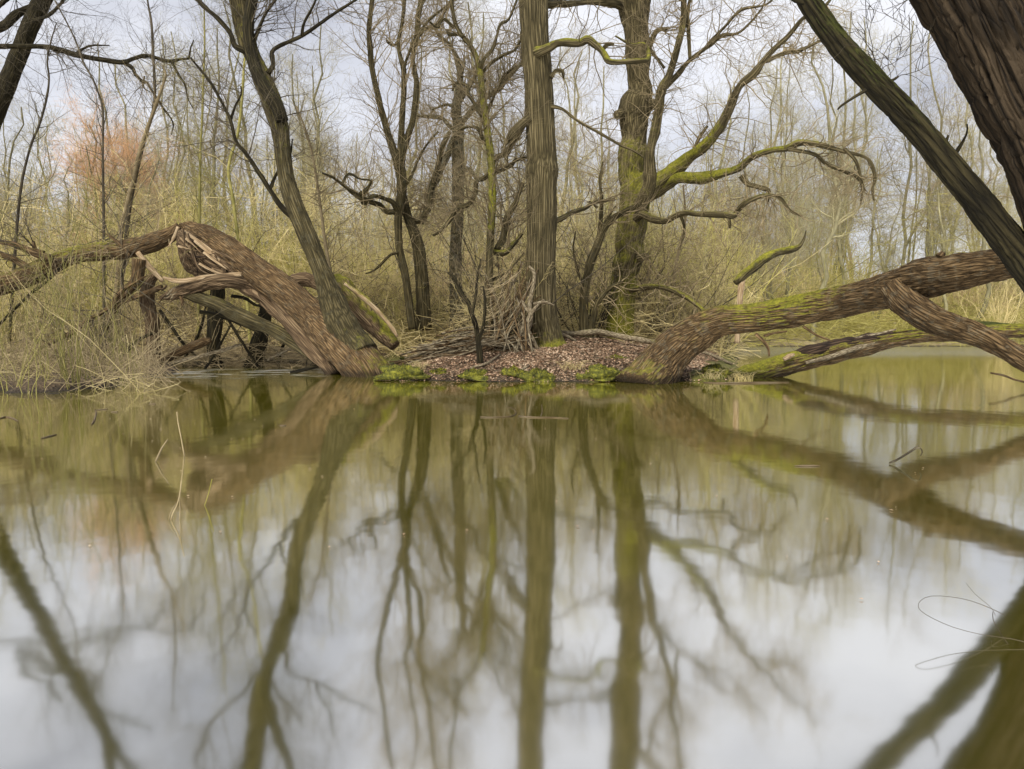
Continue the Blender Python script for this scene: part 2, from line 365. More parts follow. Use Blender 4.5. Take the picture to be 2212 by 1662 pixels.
g.add(np.stack([XX, YY, ZZ], -1), np.stack([i, i + 1, i + 1 + nx, i + nx], -1).reshape(-1, 4), m=gm.ravel())
m, t, bs, n, l = mat_base('leafy_soil')
geo = n('ShaderNodeNewGeometry')
v = n('ShaderNodeTexVoronoi'); v.inputs['Scale'].default_value = 26; l(geo.outputs['Position'], v.inputs['Vector'])
c = ramp(n, [(0.0, (0.028, 0.019, 0.010)), (0.45, (0.08, 0.055, 0.030)), (1.0, (0.19, 0.135, 0.08))]); l(v.outputs['Color'], c.inputs[0])
b_ = noise(n, l, geo.outputs['Position'], 0.8, 4, 0.6)
far_c = ramp(n, [(0.3, (0.20, 0.16, 0.08)), (0.7, (0.45, 0.37, 0.21))]); l(noise(n, l, geo.outputs['Position'], 5, 6, 0.75).outputs['Fac'], far_c.inputs[0])
sp = n('ShaderNodeSeparateXYZ'); l(geo.outputs['Position'], sp.inputs[0])
mr = n('ShaderNodeMapRange'); mr.inputs[1].default_value = 16; mr.inputs[2].default_value = 20; l(sp.outputs['Y'], mr.inputs[0])
cc = mixc(n, l, mr.outputs[0], c.outputs[0], far_c.outputs[0])
wet = n('ShaderNodeMapRange'); wet.inputs[1].default_value = 0.0; wet.inputs[2].default_value = 0.07; l(sp.outputs['Z'], wet.inputs[0])
cc = mixc(n, l, wet.outputs[0], (0.018, 0.013, 0.008), cc)
ma = n('ShaderNodeAttribute'); ma.attribute_name = 'moss'
fm = n('ShaderNodeMapRange'); fm.inputs[1].default_value = 0.75; fm.inputs[2].default_value = 0.95
l(math_(n, l, 'ADD', ma.outputs['Fac'], math_(n, l, 'MULTIPLY', noise(n, l, geo.outputs['Position'], 5, 5, .7).outputs['Fac'], 0.8)), fm.inputs[0])
mc = ramp(n, [(0.3, (0.04, 0.045, 0.01)), (0.7, (0.19, 0.18, 0.03))]); l(noise(n, l, geo.outputs['Position'], 30, 4, .7).outputs['Fac'], mc.inputs[0])
l(mixc(n, l, fm.outputs[0], cc, mc.outputs[0]), bs.inputs['Base Color']); bs.inputs['Roughness'].default_value = 0.9
b = n('ShaderNodeBump'); b.inputs['Strength'].default_value = 1; b.inputs['Distance'].default_value = 0.03; l(v.outputs['Distance'], b.inputs['Height']); l(b.outputs[0], bs.inputs['Normal'])
M['soil'] = m
o = g.build('ground', M['soil']); tag(o, 'leaf covered woodland floor rising out of the pond', None, kind='structure'); del o['label']

# ------------------------------------------------------------------ water
m, t, bs, n, l = mat_base('pond_water'); t.nodes.remove(bs); mo = t.nodes['Material Output']
geo = n('ShaderNodeNewGeometry')
df = n('ShaderNodeBsdfDiffuse')
gl = n('ShaderNodeBsdfGlossy'); gl.distribution = 'GGX'; gl.inputs['Color'].default_value = (0.97, 0.97, 0.97, 1)
rg = n('ShaderNodeMapRange'); rg.inputs[1].default_value = 0.35; rg.inputs[2].default_value = 0.7; rg.inputs[3].default_value = 0.055; rg.inputs[4].default_value = 0.078
l(noise(n, l, geo.outputs['Position'], 0.55, 3, .5).outputs['Fac'], rg.inputs[0]); 
sp = n('ShaderNodeSeparateXYZ'); l(geo.outputs['Position'], sp.inputs[0])
def box_(o_, a, b, f_):      # 1 between a and b, fading over f_
    u = n('ShaderNodeMapRange'); u.interpolation_type = 'SMOOTHSTEP'; u.inputs[1].default_value = a - f_; u.inputs[2].default_value = a + f_; l(o_, u.inputs[0])
    v_ = n('ShaderNodeMapRange'); v_.interpolation_type = 'SMOOTHSTEP'; v_.inputs[1].default_value = b - f_; v_.inputs[2].default_value = b + f_; v_.inputs[3].default_value = 1; v_.inputs[4].default_value = 0; l(o_, v_.inputs[0])
    return math_(n, l, 'MULTIPLY', u.outputs[0], v_.outputs[0])
rmp = n('ShaderNodeMapping'); rmp.inputs['Scale'].default_value = (1, 2.2, 1); l(geo.outputs['Position'], rmp.inputs[0]); rip = noise(n, l, rmp.outputs[0], 1.5, 5, .65)
rpm = n('ShaderNodeMapRange'); rpm.inputs[1].default_value = .46; rpm.inputs[2].default_value = .6; rpm.inputs[4].default_value = .34; l(rip.outputs['Fac'], rpm.inputs[0])
ripm = math_(n, l, 'MULTIPLY', math_(n, l, 'MULTIPLY', box_(sp.outputs['X'], -6.8, -2.9, .6), box_(sp.outputs['Y'], 11.3, 14.0, .6)), rpm.outputs[0])
ripf = math_(n, l, 'MULTIPLY', box_(sp.outputs['Y'], 19, 40, 3), .16)
l(math_(n, l, 'ADD', math_(n, l, 'ADD', rg.outputs[0], ripm), ripf), gl.inputs['Roughness'])
dc = ramp(n, [(0.3, (0.105, 0.095, 0.0002)), (0.7, (0.130, 0.118, 0.0004))]); l(noise(n, l, geo.outputs['Position'], 0.4, 2, .5).outputs['Fac'], dc.inputs[0]); l(dc.outputs[0], df.inputs['Color'])
fr = n('ShaderNodeFresnel'); fr.inputs['IOR'].default_value = 1.33
fm = n('ShaderNodeMapRange'); fm.inputs[1].default_value = 0.02; fm.inputs[2].default_value = 0.75; fm.inputs[3].default_value = 0.77; fm.inputs[4].default_value = 0.82; l(fr.outputs[0], fm.inputs[0])
mp = n('ShaderNodeMapping'); mp.inputs['Scale'].default_value = (1.0, 1.0, 1); l(geo.outputs['Position'], mp.inputs[0])
w1 = noise(n, l, mp.outputs[0], 1.6, 3, 0.5)
b = n('ShaderNodeBump'); b.inputs['Strength'].default_value = 1; b.inputs['Distance'].default_value = 0.0018; l(w1.outputs['Fac'], b.inputs['Height'])
l(b.outputs[0], gl.inputs['Normal'])
ms = n('ShaderNodeMixShader'); l(fm.outputs[0], ms.inputs[0]); l(df.outputs[0], ms.inputs[1]); l(gl.outputs[0], ms.inputs[2]); l(ms.outputs[0], mo.inputs[0])
M['water'] = m
g = Geo(); xs = np.linspace(-160, 160, 9); ys = np.linspace(-50, 120, 9); XX, YY = np.meshgrid(xs, ys)
i = (np.arange(8) * 9)[:, None] + np.arange(8)[None, :]
g.add(np.stack([XX, YY, XX * 0], -1), np.stack([i, i + 1, i + 10, i + 9], -1).reshape(-1, 4))
o = g.build('water', M['water']); o['kind'] = 'structure'

# ------------------------------------------------------------------ leaf litter (stuff)
m, t, bs, n, l = mat_base('dead_leaves')
a_ = n('ShaderNodeAttribute'); a_.attribute_name = 'moss'
c = ramp(n, [(0.0, (0.03, 0.018, 0.010)), (0.2, (0.13, 0.080, 0.045)), (0.5, (0.37, 0.235, 0.145)), (0.8, (0.56, 0.41, 0.28)), (1.0, (0.70, 0.57, 0.42))]); l(a_.outputs['Fac'], c.inputs[0])
l(c.outputs[0], bs.inputs['Base Color']); bs.inputs['Roughness'].default_value = 0.8
M['leaf'] = m
def leaves(n_, rng, sel, size=(0.018, 0.034), lift=0.012, tone=(0, 1)):
    XY = sel(rng, n_); X, Y = XY[:, 0], XY[:, 1]; Z = ground(X, Y) + rng.uniform(0.002, lift, len(X))
    ok = Z > 0.012; X, Y, Z = X[ok], Y[ok], Z[ok]; k = len(X)
    a = rng.uniform(0, 2 * math.pi, k); s = rng.uniform(*size, k); tl = rng.normal(0, 0.28, (k, 2))
    u = np.stack([np.cos(a), np.sin(a), tl[:, 0]], -1) * s[:, None]; v_ = np.stack([-np.sin(a), np.cos(a), tl[:, 1]], -1) * (s * 0.6)[:, None]
    P = np.stack([X, Y, Z], -1); up = np.array([0, 0, 1.0]) * (s * .25)[:, None]
    V = np.stack([P - u, P - v_ + up, P + u, P + v_ + up], 1)
    V[..., 2] = np.maximum(V[..., 2], ground(V[..., 0], V[..., 1]) + 0.002)
    g = Geo(); q = np.arange(k * 4).reshape(-1, 4); g.add(V.reshape(-1, 3), q, m=np.repeat(np.clip(rng.uniform(*tone, k) * .75 + .22 * wob(X * 1.6, Y * 1.4) * .5 + .12, 0, 1), 4)); return g
rng = np.random.default_rng(5)
def sel_isl(rng, n_): 
    Y = rng.uniform(10.6, 18.5, n_) ** 1.0; return np.stack([rng.uniform(-0.2, 0.32, n_) * Y, Y], -1)
def sel2(rng, n_):
    XY = sel_isl(rng, n_); mm = mossy(XY[:, 0], XY[:, 1]); return XY[rng.uniform(0, 1, n_) > mm * 1.3]
o = leaves(130000, rng, sel2, size=(0.006, 0.027)).build('leaf_litter', M['leaf'], smooth=False)
tag(o, 'carpet of pinkish brown fallen leaves covering the islet', 'leaf litter', kind='stuff')

# ------------------------------------------------------------------ moss clumps on the shore
M['moss'] = None
m, t, bs, n, l = mat_base('moss')
geo = n('ShaderNodeNewGeometry'); a_ = n('ShaderNodeAttribute'); a_.attribute_name = 'moss'
c = ramp(n, [(0.3, (0.012, 0.015, 0.004)), (0.5, (0.11, 0.115, 0.013)), (0.78, (0.42, 0.40, 0.04))])
l(math_(n, l, 'MULTIPLY_ADD', noise(n, l, geo.outputs['Position'], 16, 4, .7).outputs['Fac'], 0.9, math_(n, l, 'MULTIPLY_ADD', a_.outputs['Fac'], 0.5, -0.2)), c.inputs[0])
l(c.outputs[0], bs.inputs['Base Color']); bs.inputs['Roughness'].default_value = 0.95
b = n('ShaderNodeBump'); b.inputs['Strength'].default_value = 1; b.inputs['Distance'].default_value = 0.02; l(noise(n, l, geo.outputs['Position'], 60, 3, .7).outputs['Fac'], b.inputs['Height']); l(b.outputs[0], bs.inputs['Normal'])
M['moss'] = m
fallen = []
def clump(x, y, wpx, hpx, label, seed, group=None):
    rng = np.random.default_rng(seed); p = hit(x, y); Y = p[1]; rx = wpx / 2 * Y / F; rz = hpx * .5 * Y / F; ry = rx * 0.7
    g = Geo(); nu, nv_ = 40, 14
    th = np.arange(nu) / nu * 2 * math.pi; ph = np.linspace(0, math.pi / 2 * 1.15, nv_)
    d = 1 + 0.36 * vnoise(rng, nv_, nu, 4, 6) + 0.26 * vnoise(rng, nv_, nu, 7, 13) + .12 * vnoise(rng, nv_, nu, 12, 20)
    X = p[0] + rx * np.sin(ph)[:, None] * np.cos(th) * d; Y_ = p[1] + ry * np.sin(ph)[:, None] * np.sin(th) * d; Z = p[2] - 0.03 + (rz + .03) * np.cos(ph)[:, None] * d
    i = np.arange(nv_ - 1)[:, None] * nu; k = np.arange(nu)[None]; k2 = (k + 1) % nu
    V = np.stack([X, Y_, np.broadcast_to(Z, X.shape)], -1)
    g.add(V, np.stack([i + k, i + nu + k, i + nu + k2, i + k2], -1).reshape(-1, 4), m=0.5)
    K = 2600; a = rng.integers(0, nv_ - 2, K); b_ = rng.integers(0, nu, K); f = rng.uniform(0, 1, (K, 1))
    B = V[a, b_] * (1 - f) + V[a + 1, (b_ + 1) % nu] * f
    dr = rng.normal(0, .6, (K, 3)); dr[:, 2] = np.abs(dr[:, 2]) + .6; dr *= 0.015 * rng.uniform(.5, 1.3, (K, 1))
    sd_ = rng.normal(0, 1, (K, 3)) * 0.004
    T_ = np.stack([B - sd_, B + sd_, B + dr], 1); g.add(T_.reshape(-1, 3), None, np.arange(K * 3).reshape(-1, 3), m=np.repeat(rng.uniform(0, 1, K), 3))
    o = K = 130; a = rng.uniform(0, 6.28, K); q_ = rng.uniform(.3, 1.25, K); B = p + np.stack([rx * q_ * np.cos(a), ry * q_ * np.sin(a), 0 * a], -1); B[:, 2] = np.maximum(ground(B[:, 0], B[:, 1]), 0) + np.clip(1 - q_ ** 2, 0, 1) * rz * .9 + .012; gl2 = Geo()
    c_ = rng.uniform(0, 6.28, K); s3 = rng.uniform(.008, .022, K); u = np.stack([np.cos(c_), np.sin(c_), rng.normal(0, .3, K)], -1) * s3[:, None]; v_ = np.stack([-np.sin(c_), np.cos(c_), rng.normal(0, .3, K)], -1) * (.6 * s3)[:, None]
    gl2.add(np.stack([B - u, B - v_, B + u, B + v_], 1).reshape(-1, 3), np.arange(K * 4).reshape(-1, 4), m=np.repeat(rng.uniform(.1, .9, K), 4)); fallen.append(gl2)
    o = g.build('moss_clump', M['moss'], origin=p, smooth=True); tag(o, label, 'moss', group); return o
MG = 'moss clumps along the islet shore'
clump(1022, 812, 74, 20, 'bright green moss clump at the foot of the thin dark sapling', 1, MG)
clump(1110, 808, 56, 24, 'dark hollow moss clump between the two bright ones on the shore', 2, MG)
clump(1162, 816, 66, 30, 'tallest bright green moss clump below the straight oak on the shore', 3, MG)
clump(1300, 812, 84, 30, 'wide moss mound against the left side of the right willow base', 4, MG)
clump(870, 810, 96, 34, 'dark green moss mound beside the base of the broken willow', 5, MG)
clump(895, 778, 66, 15, 'low yellow green moss patch above the broken willow base', 6, MG)
clump(1545, 806, 70, 26, 'shaggy moss tussock right of the right willow base', 7, MG)
clump(1330, 775, 70, 10, 'flat olive moss patch among leaves behind the right willow base', 8, MG)
clump(950, 806, 40, 12, 'small low moss cushion among the leaves left of the thin sapling', 9, MG)

gl3 = Geo()
for f_ in fallen: gl3.add(np.concatenate(f_.v), np.concatenate(f_.q), m=np.concatenate(f_.m))
tag(gl3.build('moss_leaves', M['leaf'], smooth=False), 'scattered dead leaves caught on the moss along the shore', 'leaf litter', kind='stuff')
# ------------------------------------------------------------------ the traced trees
def tree(name, label, cat, trunks, limbs, mat, twm, Y, seed, group=None, sides=28, rough=0.06, moss=0.0, lmoss=None, tw=None, lmat=None, groove=None, step=0.05, partname='trunk', caps=(True, True), lsides=10, furrow=None, lfurrow=None):
    """trunks / limbs: (points, Y or None, moss) ; tw = list of sprout levels"""
    rng = np.random.default_rng(seed)
    P0, _ = tr(trunks[0][0][:1], Y if np.ndim(Y) == 0 else Y[0]); org = P0[0].copy()
    root = empty(name, org, label, cat, group)
    src = []; stems = []
    for k, tk in enumerate(trunks):
        P, Rr = tr(tk[0], tk[1] if len(tk) > 1 and tk[1] is not None else Y)
        g = Geo(); p, r = sweep(g, rng, P, Rr, sides=sides, rough=rough, step=step, moss=tk[2] if len(tk) > 2 else moss, groove=tk[3] if len(tk) > 3 else groove, cap=caps, furrow=furrow)
        stems.append((g.build(partname if k == 0 else 'stem', mat, root, org), p)); src.append((p, r))
    for lb in limbs:
        P, Rr = tr(lb[0], lb[1] if len(lb) > 1 and lb[1] is not None else Y)
        P = P.copy(); P[1:-1] += rng.normal(0, 1, (len(P) - 2, 3)) * np.minimum(.028, Rr[1:-1] * .7)[:, None] if len(P) > 2 else 0; Rr = Rr * rng.uniform(.85, 1.18, len(Rr))
        # pull the depth about so that a limb is not flat in one plane
        P[:, 1] += np.cumsum(rng.normal(0, 0.06 * P[0, 1] / 14 * (.3 if P[0, 1] < 8 else 1), len(P))) * (np.arange(len(P)) > 0)
        g = Geo(); p, r = sweep(g, rng, P, Rr, sides=lsides, rough=0.16, step=0.04, furrow=lfurrow, moss=lb[2] if len(lb) > 2 else (moss if lmoss is None else lmoss))
        pa = min(stems, key=lambda q: np.linalg.norm(q[1] - p[0], axis=1).min())[0]; g.build('branch', lmat or mat, pa, org); src.append((p, r))
    if tw:
        A = [uni(p, r) for p, r in (src[tw.get('skip', 0):])]
        P = np.stack([a[0] for a in A]); Rr = np.stack([a[1] for a in A])
        g = Geo(); 
        for j, lv in enumerate(tw['levels']):
            kw = dict(lv); K = kw.pop('K'); sd_ = kw.pop('sides', 3)
            z0 = kw.pop('zmin', None)
            Q, q = sprout(rng, P, Rr, K, **kw)
            if z0 is not None: ok = Q[:, 0, 2] > z0; Q, q = Q[ok], q[ok]
            ok = Q[:, -1, 2] > -0.3; Q, q = Q[ok], q[ok]
            if len(Q) == 0: break
            tubes(g, Q, q, sd_)
            P, Rr = Q, q
        g.build('crown', twm, root, org)
    return root
def L2(K1, K2, K3, l1=(0.5, 1.6), l2=(0.25, 0.8), l3=(0.1, 0.35), up=0.03, jit=0.2, zmin=1.2, r1=0.012, tr1=(0.25, 1.0)):
    return {'levels': [dict(K=K1, Lr=l1, ang=(35, 75), npts=8, jit=jit, up=up, rf=0.4, rmax=r1, tr=tr1, rmin=0.003, sides=4, zmin=zmin),
                       dict(K=K2, Lr=l2, ang=(25, 65), npts=6, jit=jit, up=up, rf=0.55, rmax=0.006, rmin=0.0022),
                       dict(K=K3, Lr=l3, ang=(25, 60), npts=5, jit=jit, up=up, rf=0.6, rmax=0.004, rmin=0.0018)]}

# -- broken willow arch with the kinked leaning stem
BW = empty('broken_willow', at(800, 812, 12.0), 'broken willow arching over the left water, a kinked stem rising from its base', 'tree')
rng = np.random.default_rng(11); og = BW.location[:]
def part(name, pts, Y, mat, moss=0.0, parent=BW, org=None, sides=24, rough=0.07, groove=None, cap=(True, True), flat=None, step=0.05, jag=0.0, twist=0.0, rg=None, furrow=None):
    P, Rr = tr(pts, Y); g = Geo(); p = sweep(g, rg or rng, P, Rr, sides=sides, rough=rough, step=step, moss=moss, groove=groove, cap=cap, flat=flat, jag=jag, twist=twist, furrow=furrow)
    ob = g.build(name, mat, parent, og if org is None else org); return ob, p
src = []
o, p = part('trunk', [(812, 840, 52), (798, 808, 50), (765, 770, 47), (715, 722, 42), (667, 676, 35), (610, 628, 33), (552, 588, 31), (500, 547, 29), (452, 515, 24), (412, 494, 15), (388, 486, 5)], [11.9, 11.95, 12.1, 12.4, 12.7, 13, 13.2, 13.35, 13.5, 13.6, 13.6], M['willow'], moss=[.28, .25, .12, .0, 0, 0, 0, 0, 0, 0, 0], sides=150, step=.022, rough=.10, furrow=(.013, .032, 8))
o, p = part('torn_slab', [(725, 808, 18), (690, 762, 22), (640, 708, 22), (590, 655, 24), (540, 612, 26), (490, 575, 34), (445, 545, 36), (410, 520, 26), (392, 500, 10)], [12.3, 12.5, 12.75, 13, 13.2, 13.35, 13.45, 13.5, 13.55], M['wood'], sides=36, rough=0.2, flat=0.8, groove=[(0.35, 1.0, 4.2, .25, .55), (0.3, .95, 3.4, .2, .5), (0.45, 1.0, 2.6, .2, .5), (0.4, 1, 5.1, .22, .5), (0.5, 1, 1.8, .2, .4)])
rs = np.random.default_rng(3)
for k, (a, b, c_, hw) in enumerate([((398, 500), (440, 530), (500, 575), 4), ((405, 505), (425, 555), (440, 590), 3), ((420, 520), (470, 560), (520, 585), 4), ((395, 495), (400, 530), (395, 560), 3),
                                   ((440, 545), (480, 575), (530, 600), 3), ((410, 530), (430, 580), (470, 600), 3), ((385, 490), (378, 510), (362, 535), 4), ((460, 540), (500, 560), (540, 590), 3), ((430, 570), (470, 590), (510, 596), 3)]):
    part('splinter', [(*a, hw), (*b, hw), (*c_, 1)], 13.2 - 0.02 * k, M['pale'] if k % 2 == 0 else M['wood'], sides=7, rough=.2, flat=.6)
for k in range(34):
    x, y = rs.uniform(378, 500), 0; y = 500 + (x - 378) * .62 + rs.uniform(-8, 55) * (1 - (x - 378) / 200); a = rs.normal(.65, .5); L_ = rs.uniform(14, 52)
    part('splinter', [(x, y, rs.uniform(1.5, 3.2)), (x + L_ * .5 * math.cos(a), y + L_ * .5 * math.sin(a) + rs.uniform(-3, 3), rs.uniform(1.2, 2.6)), (x + L_ * math.cos(a), y + L_ * math.sin(a), .4)], 13.22 + rs.uniform(-.12, .1), M['pale' if k % 4 == 0 else ('wood' if k % 2 else 'rot')], sides=6, rough=.25, flat=.6)
for k in range(9):
    x = rs.uniform(350, 392); y = rs.uniform(612, 640); part('splinter', [(x, y, 3), (x - 8, y + 8, 2.5), (x - rs.uniform(10, 26), y + rs.uniform(6, 30), .5)], 13.05, M['wood' if k % 2 else 'stick'], sides=6, rough=.2)
part('splinter', [(297, 545, 5), (318, 572, 7), (352, 608, 4)], 13.35, M['pale'], sides=8, rough=.1, flat=.5)
part('torn_slab', [(396, 500, 10), (402, 530, 22), (412, 562, 30), (440, 588, 22), (490, 602, 10)], 13.55, M['wood'], sides=30, rough=.3, flat=.5, groove=[(0.1, 1, a_, .15, .5) for a_ in (.5, 1.4, 2.3, 3.1, 4, 4.8, 5.6)])
part('torn_slab', [(575, 640, 10), (545, 618, 15), (505, 607, 16), (465, 610, 17), (420, 621, 18), (385, 632, 15), (362, 640, 9), (345, 644, 3)], [13.3, 13.15, 13.0, 13.0, 13.05, 13.1, 13.1, 13.1], M['wood'], sides=24, rough=.18, flat=.8, groove=[(0.1, 1, 4.4, .2, .5), (.2, .9, 3.6, .2, .4)])
part('splinter', [(522, 593, 5), (450, 598, 5), (392, 608, 6), (352, 600, 3)], 12.95, M['pale'], sides=9, rough=.12, flat=.5)
o, p1 = part('fallen_crown', [(388, 492, 12), (365, 508, 16), (330, 524, 20), (280, 537, 21), (220, 544, 20), (160, 552, 18), (110, 573, 21), (60, 597, 24), (0, 616, 22), (-70, 634, 22), (-200, 650, 18)], [13.6, 13.6, 13.6, 13.6, 13.6, 13.5, 13.4, 13.3, 13.2, 13.1, 13], M['willow'], sides=80, step=.03, furrow=(.014, .05, 10), moss=[0, 0, .1, .15, .3, .35, .3, .2, .2, .2, .2])
src.append(p1)
for pts in ([(300, 560, 13), (293, 612, 13), (267, 633, 11), (247, 662, 9), (235, 695, 6), (223, 724, 2)],):
    o, p2 = part('torn_limb', pts, 13.3, M['willow'], sides=16, rough=.15); src.append(p2)
for pts, Y in (([(350, 620, 6), (315, 634, 6), (260, 655, 5), (200, 686, 5), (153, 720, 5), (83, 753, 4)], 13.1), ([(110, 560, 9), (70, 545, 8), (35, 530, 6), (0, 522, 5), (-40, 510, 4)], 13.2), ([(60, 580, 8), (30, 560, 7), (-20, 545, 6)], 13.2),
               ([(235, 668, 4), (262, 632, 4), (300, 605, 3), (320, 596, 1)], 13), ([(95, 545, 4), (76, 540, 5), (72, 522, 3)], 13.2), ([(280, 555, 4), (265, 535, 4), (240, 512, 3), (215, 500, 1)], 13.4), ([(390, 640, 3), (395, 652, 4), (393, 662, 2)], 13.05)):
    o, p2 = part('branch', pts, Y, M['willow'], sides=10, rough=.12); src.append(p2)
ST = [(775, 770, 46), (742, 715, 38), (722, 662, 29), (703, 608, 21), (690, 575, 19), (668, 520, 20), (648, 472, 20), (632, 430, 19), (618, 380, 17), (611, 325, 18), (604, 275, 20), (592, 232, 22), (572, 180, 21), (548, 125, 17), (532, 85, 19), (525, 40, 22), (519, 0, 23), (508, -60, 24), (494, -160, 22), (470, -300, 18), (440, -460, 12)]
SY = list(np.interp(np.linspace(0, 1, 21), [0, .2, .5, 1], [12.1, 12.5, 13.3, 14.2]))
o, p3 = part('stem', ST, SY, M['olive'], moss=[.2, .1, .05, 0, 0, .0, .05, .05, .1, .2, .25, .25, .25, .25, .25, .2, .1, .1, 0, 0, 0], sides=90, step=.03, furrow=(.010, .030, 9), groove=[(.35, .8, 3.9, .35, .35)])
src.append(p3); stem_o = o
o, p4 = part('stem', [(610, 262, 13), (600, 232, 14), (575, 195, 14), (552, 150, 13), (540, 105, 12), (536, 60, 11), (543, 10, 12), (560, -60, 12), (590, -160, 10), (640, -300, 7)], [13.1, 13.1, 13.2, 13.3, 13.35, 13.4, 13.5, 13.6, 13.8, 14], M['darkbark'], moss=.2, sides=20); src.append(p4)
for pts in ([(640, 476, 7), (608, 447, 6), (583, 410, 5), (558, 372, 5), (530, 330, 4), (510, 306, 4), (498, 260, 3), (485, 233, 3), (455, 178, 2.5), (413, 127, 2)],
            [(583, 410, 4), (598, 375, 3), (625, 338, 2.5), (632, 300, 1.5)], [(498, 260, 3), (508, 230, 2.5), (521, 204, 2), (520, 186, 1.5)],
            [(532, 112, 7), (508, 100, 6), (497, 72, 5), (470, 40, 5), (430, 5, 4), (400, -40, 4), (360, -120, 3)],
            [(578, 160, 6), (590, 140, 5), (591, 108, 4.5), (652, 78, 4), (700, 45, 3.5), (737, 20, 3), (800, -20, 2)], [(652, 78, 3.5), (657, 50, 3), (680, 5, 2.5), (690, -40, 2)],
            [(545, 100, 5), (560, 60, 4), (580, 20, 3), (620, -30, 3)], [(500, -100, 9), (470, -140, 8), (420, -200, 7), (350, -260, 5)], [(497, -150, 9), (530, -210, 8), (600, -290, 6), (700, -360, 4)], [(480, -250, 8), (430, -330, 6), (360, -420, 4)]):
    o, p2 = part('branch', pts, list(np.linspace(13.4, 13.0 + .8 * rs.random(), len(pts))), M['darkbark'], sides=10, rough=.12, moss=.05, parent=stem_o); src.append(p2)
A = [uni(*q) for q in src]; P = np.stack([a[0] for a in A[1:]]); Rr = np.stack([a[1] for a in A[1:]])
g = Geo()
Q, q = sprout(rng, P, Rr, 270, (0.5, 1.9), (30, 80), 8, .2, .02, .4, .012, (.3, 1)); tubes(g, Q, q, 4)
Q2, q2 = sprout(rng, Q, q, 1500, (0.3, 1.0), (25, 65), 6, .22, .02, .55, .006); tubes(g, Q2, q2)
Q3, q3 = sprout(rng, Q2, q2, 3500, (0.12, 0.5), (25, 60), 5, .22, .02, .6, .004); tubes(g, Q3, q3)
g.build('crown', M['tw_dark'], BW, og)
g = Geo(); P, Rr = A[0][0][None], A[0][1][None]
Q, q = sprout(rng, P, Rr, 60, (0.6, 1.8), (30, 95), 9, .2, .03, .1, .008, (.02, 1), rmin=.0025); tubes(g, Q, q, 4)
Q2, q2 = sprout(rng, Q, q, 200, (0.2, 0.8), (25, 60), 6, .22, .02, .55, .005); tubes(g, Q2, q2)
g.build('twigs', M['tw_brown'], BW, og)

# -- straight oak
tree('oak_tree', 'tall straight oak with finely ridged bark in the middle of the islet', 'tree',
     [([(1186, 775, 52), (1184, 758, 46), (1180, 735, 37), (1175, 700, 33), (1172, 672, 31), (1168, 572, 32), (1170, 500, 32), (1170, 405, 33), (1170, 370, 36), (1170, 333, 32), (1165, 230, 31), (1162, 167, 30), (1158, 118, 32), (1155, 80, 31), (1152, 0, 32), (1149, -100, 32), (1146, -250, 30), (1144, -420, 27), (1150, -600, 23), (1150, -800, 18)], None,
       [.75, .6, .35, .12, .08, .05, .05, .1, .15, .08, 0, 0, .1, 0, 0, 0, 0, 0, 0, 0])],
     [([(1158, 116, 12), (1185, 104, 9), (1210, 95, 8), (1250, 89, 8), (1275, 95, 8.5), (1298, 115, 8), (1306, 130, 7), (1309, 143, 6), (1335, 143, 6), (1368, 140, 6), (1388, 125, 5.5), (1397, 108, 5), (1390, 99, 4), (1364, 94, 3.5), (1329, 78, 2)], [13.6, 13.5, 13.4, 13.3, 13.2, 13.2, 13.2, 13.2, 13.1, 13.1, 13.1, 13.1, 13.1, 13.1, 13.1], .4),
      ([(1300, 112, 4), (1310, 107, 4), (1323, 105, 2)], 13.2), ([(1145, 255, 9), (1125, 272, 9), (1105, 290, 8), (1090, 305, 5), (1083, 318, 2)], 13.6),
      ([(1185, 230, 5), (1212, 233, 3.5), (1250, 254, 3), (1290, 280, 3), (1340, 310, 2.5), (1370, 325, 2), (1395, 338, 1.5)], [13.7, 13.5, 13.3, 13.2, 13.2, 13.2, 13.2]),
      ([(1190, 168, 5), (1200, 150, 4), (1212, 160, 4), (1217, 172, 2)], 13.6), ([(1190, 480, 6), (1215, 470, 6), (1237, 455, 5.5), (1265, 445, 5), (1290, 435, 4), (1330, 428, 3)], [13.9, 14, 14.2, 14.5, 14.8, 15], .15),
      ([(1149, -120, 12), (1090, -180, 10), (1000, -230, 8), (900, -300, 5)], 13.8), ([(1147, -260, 12), (1210, -330, 10), (1320, -380, 8), (1450, -450, 5)], 13.8), ([(1144, -440, 12), (1080, -520, 9), (960, -600, 6)], 13.8), ([(1150, -560, 10), (1230, -650, 8), (1330, -720, 5)], 13.8)],
     M['oak'], M['tw_brown'], 13.8, 21, sides=170, step=.035, rough=0.03, furrow=(.014, .036, 13), tw=dict(L2(90, 400, 900, l1=(.5, 1.6)), skip=1))
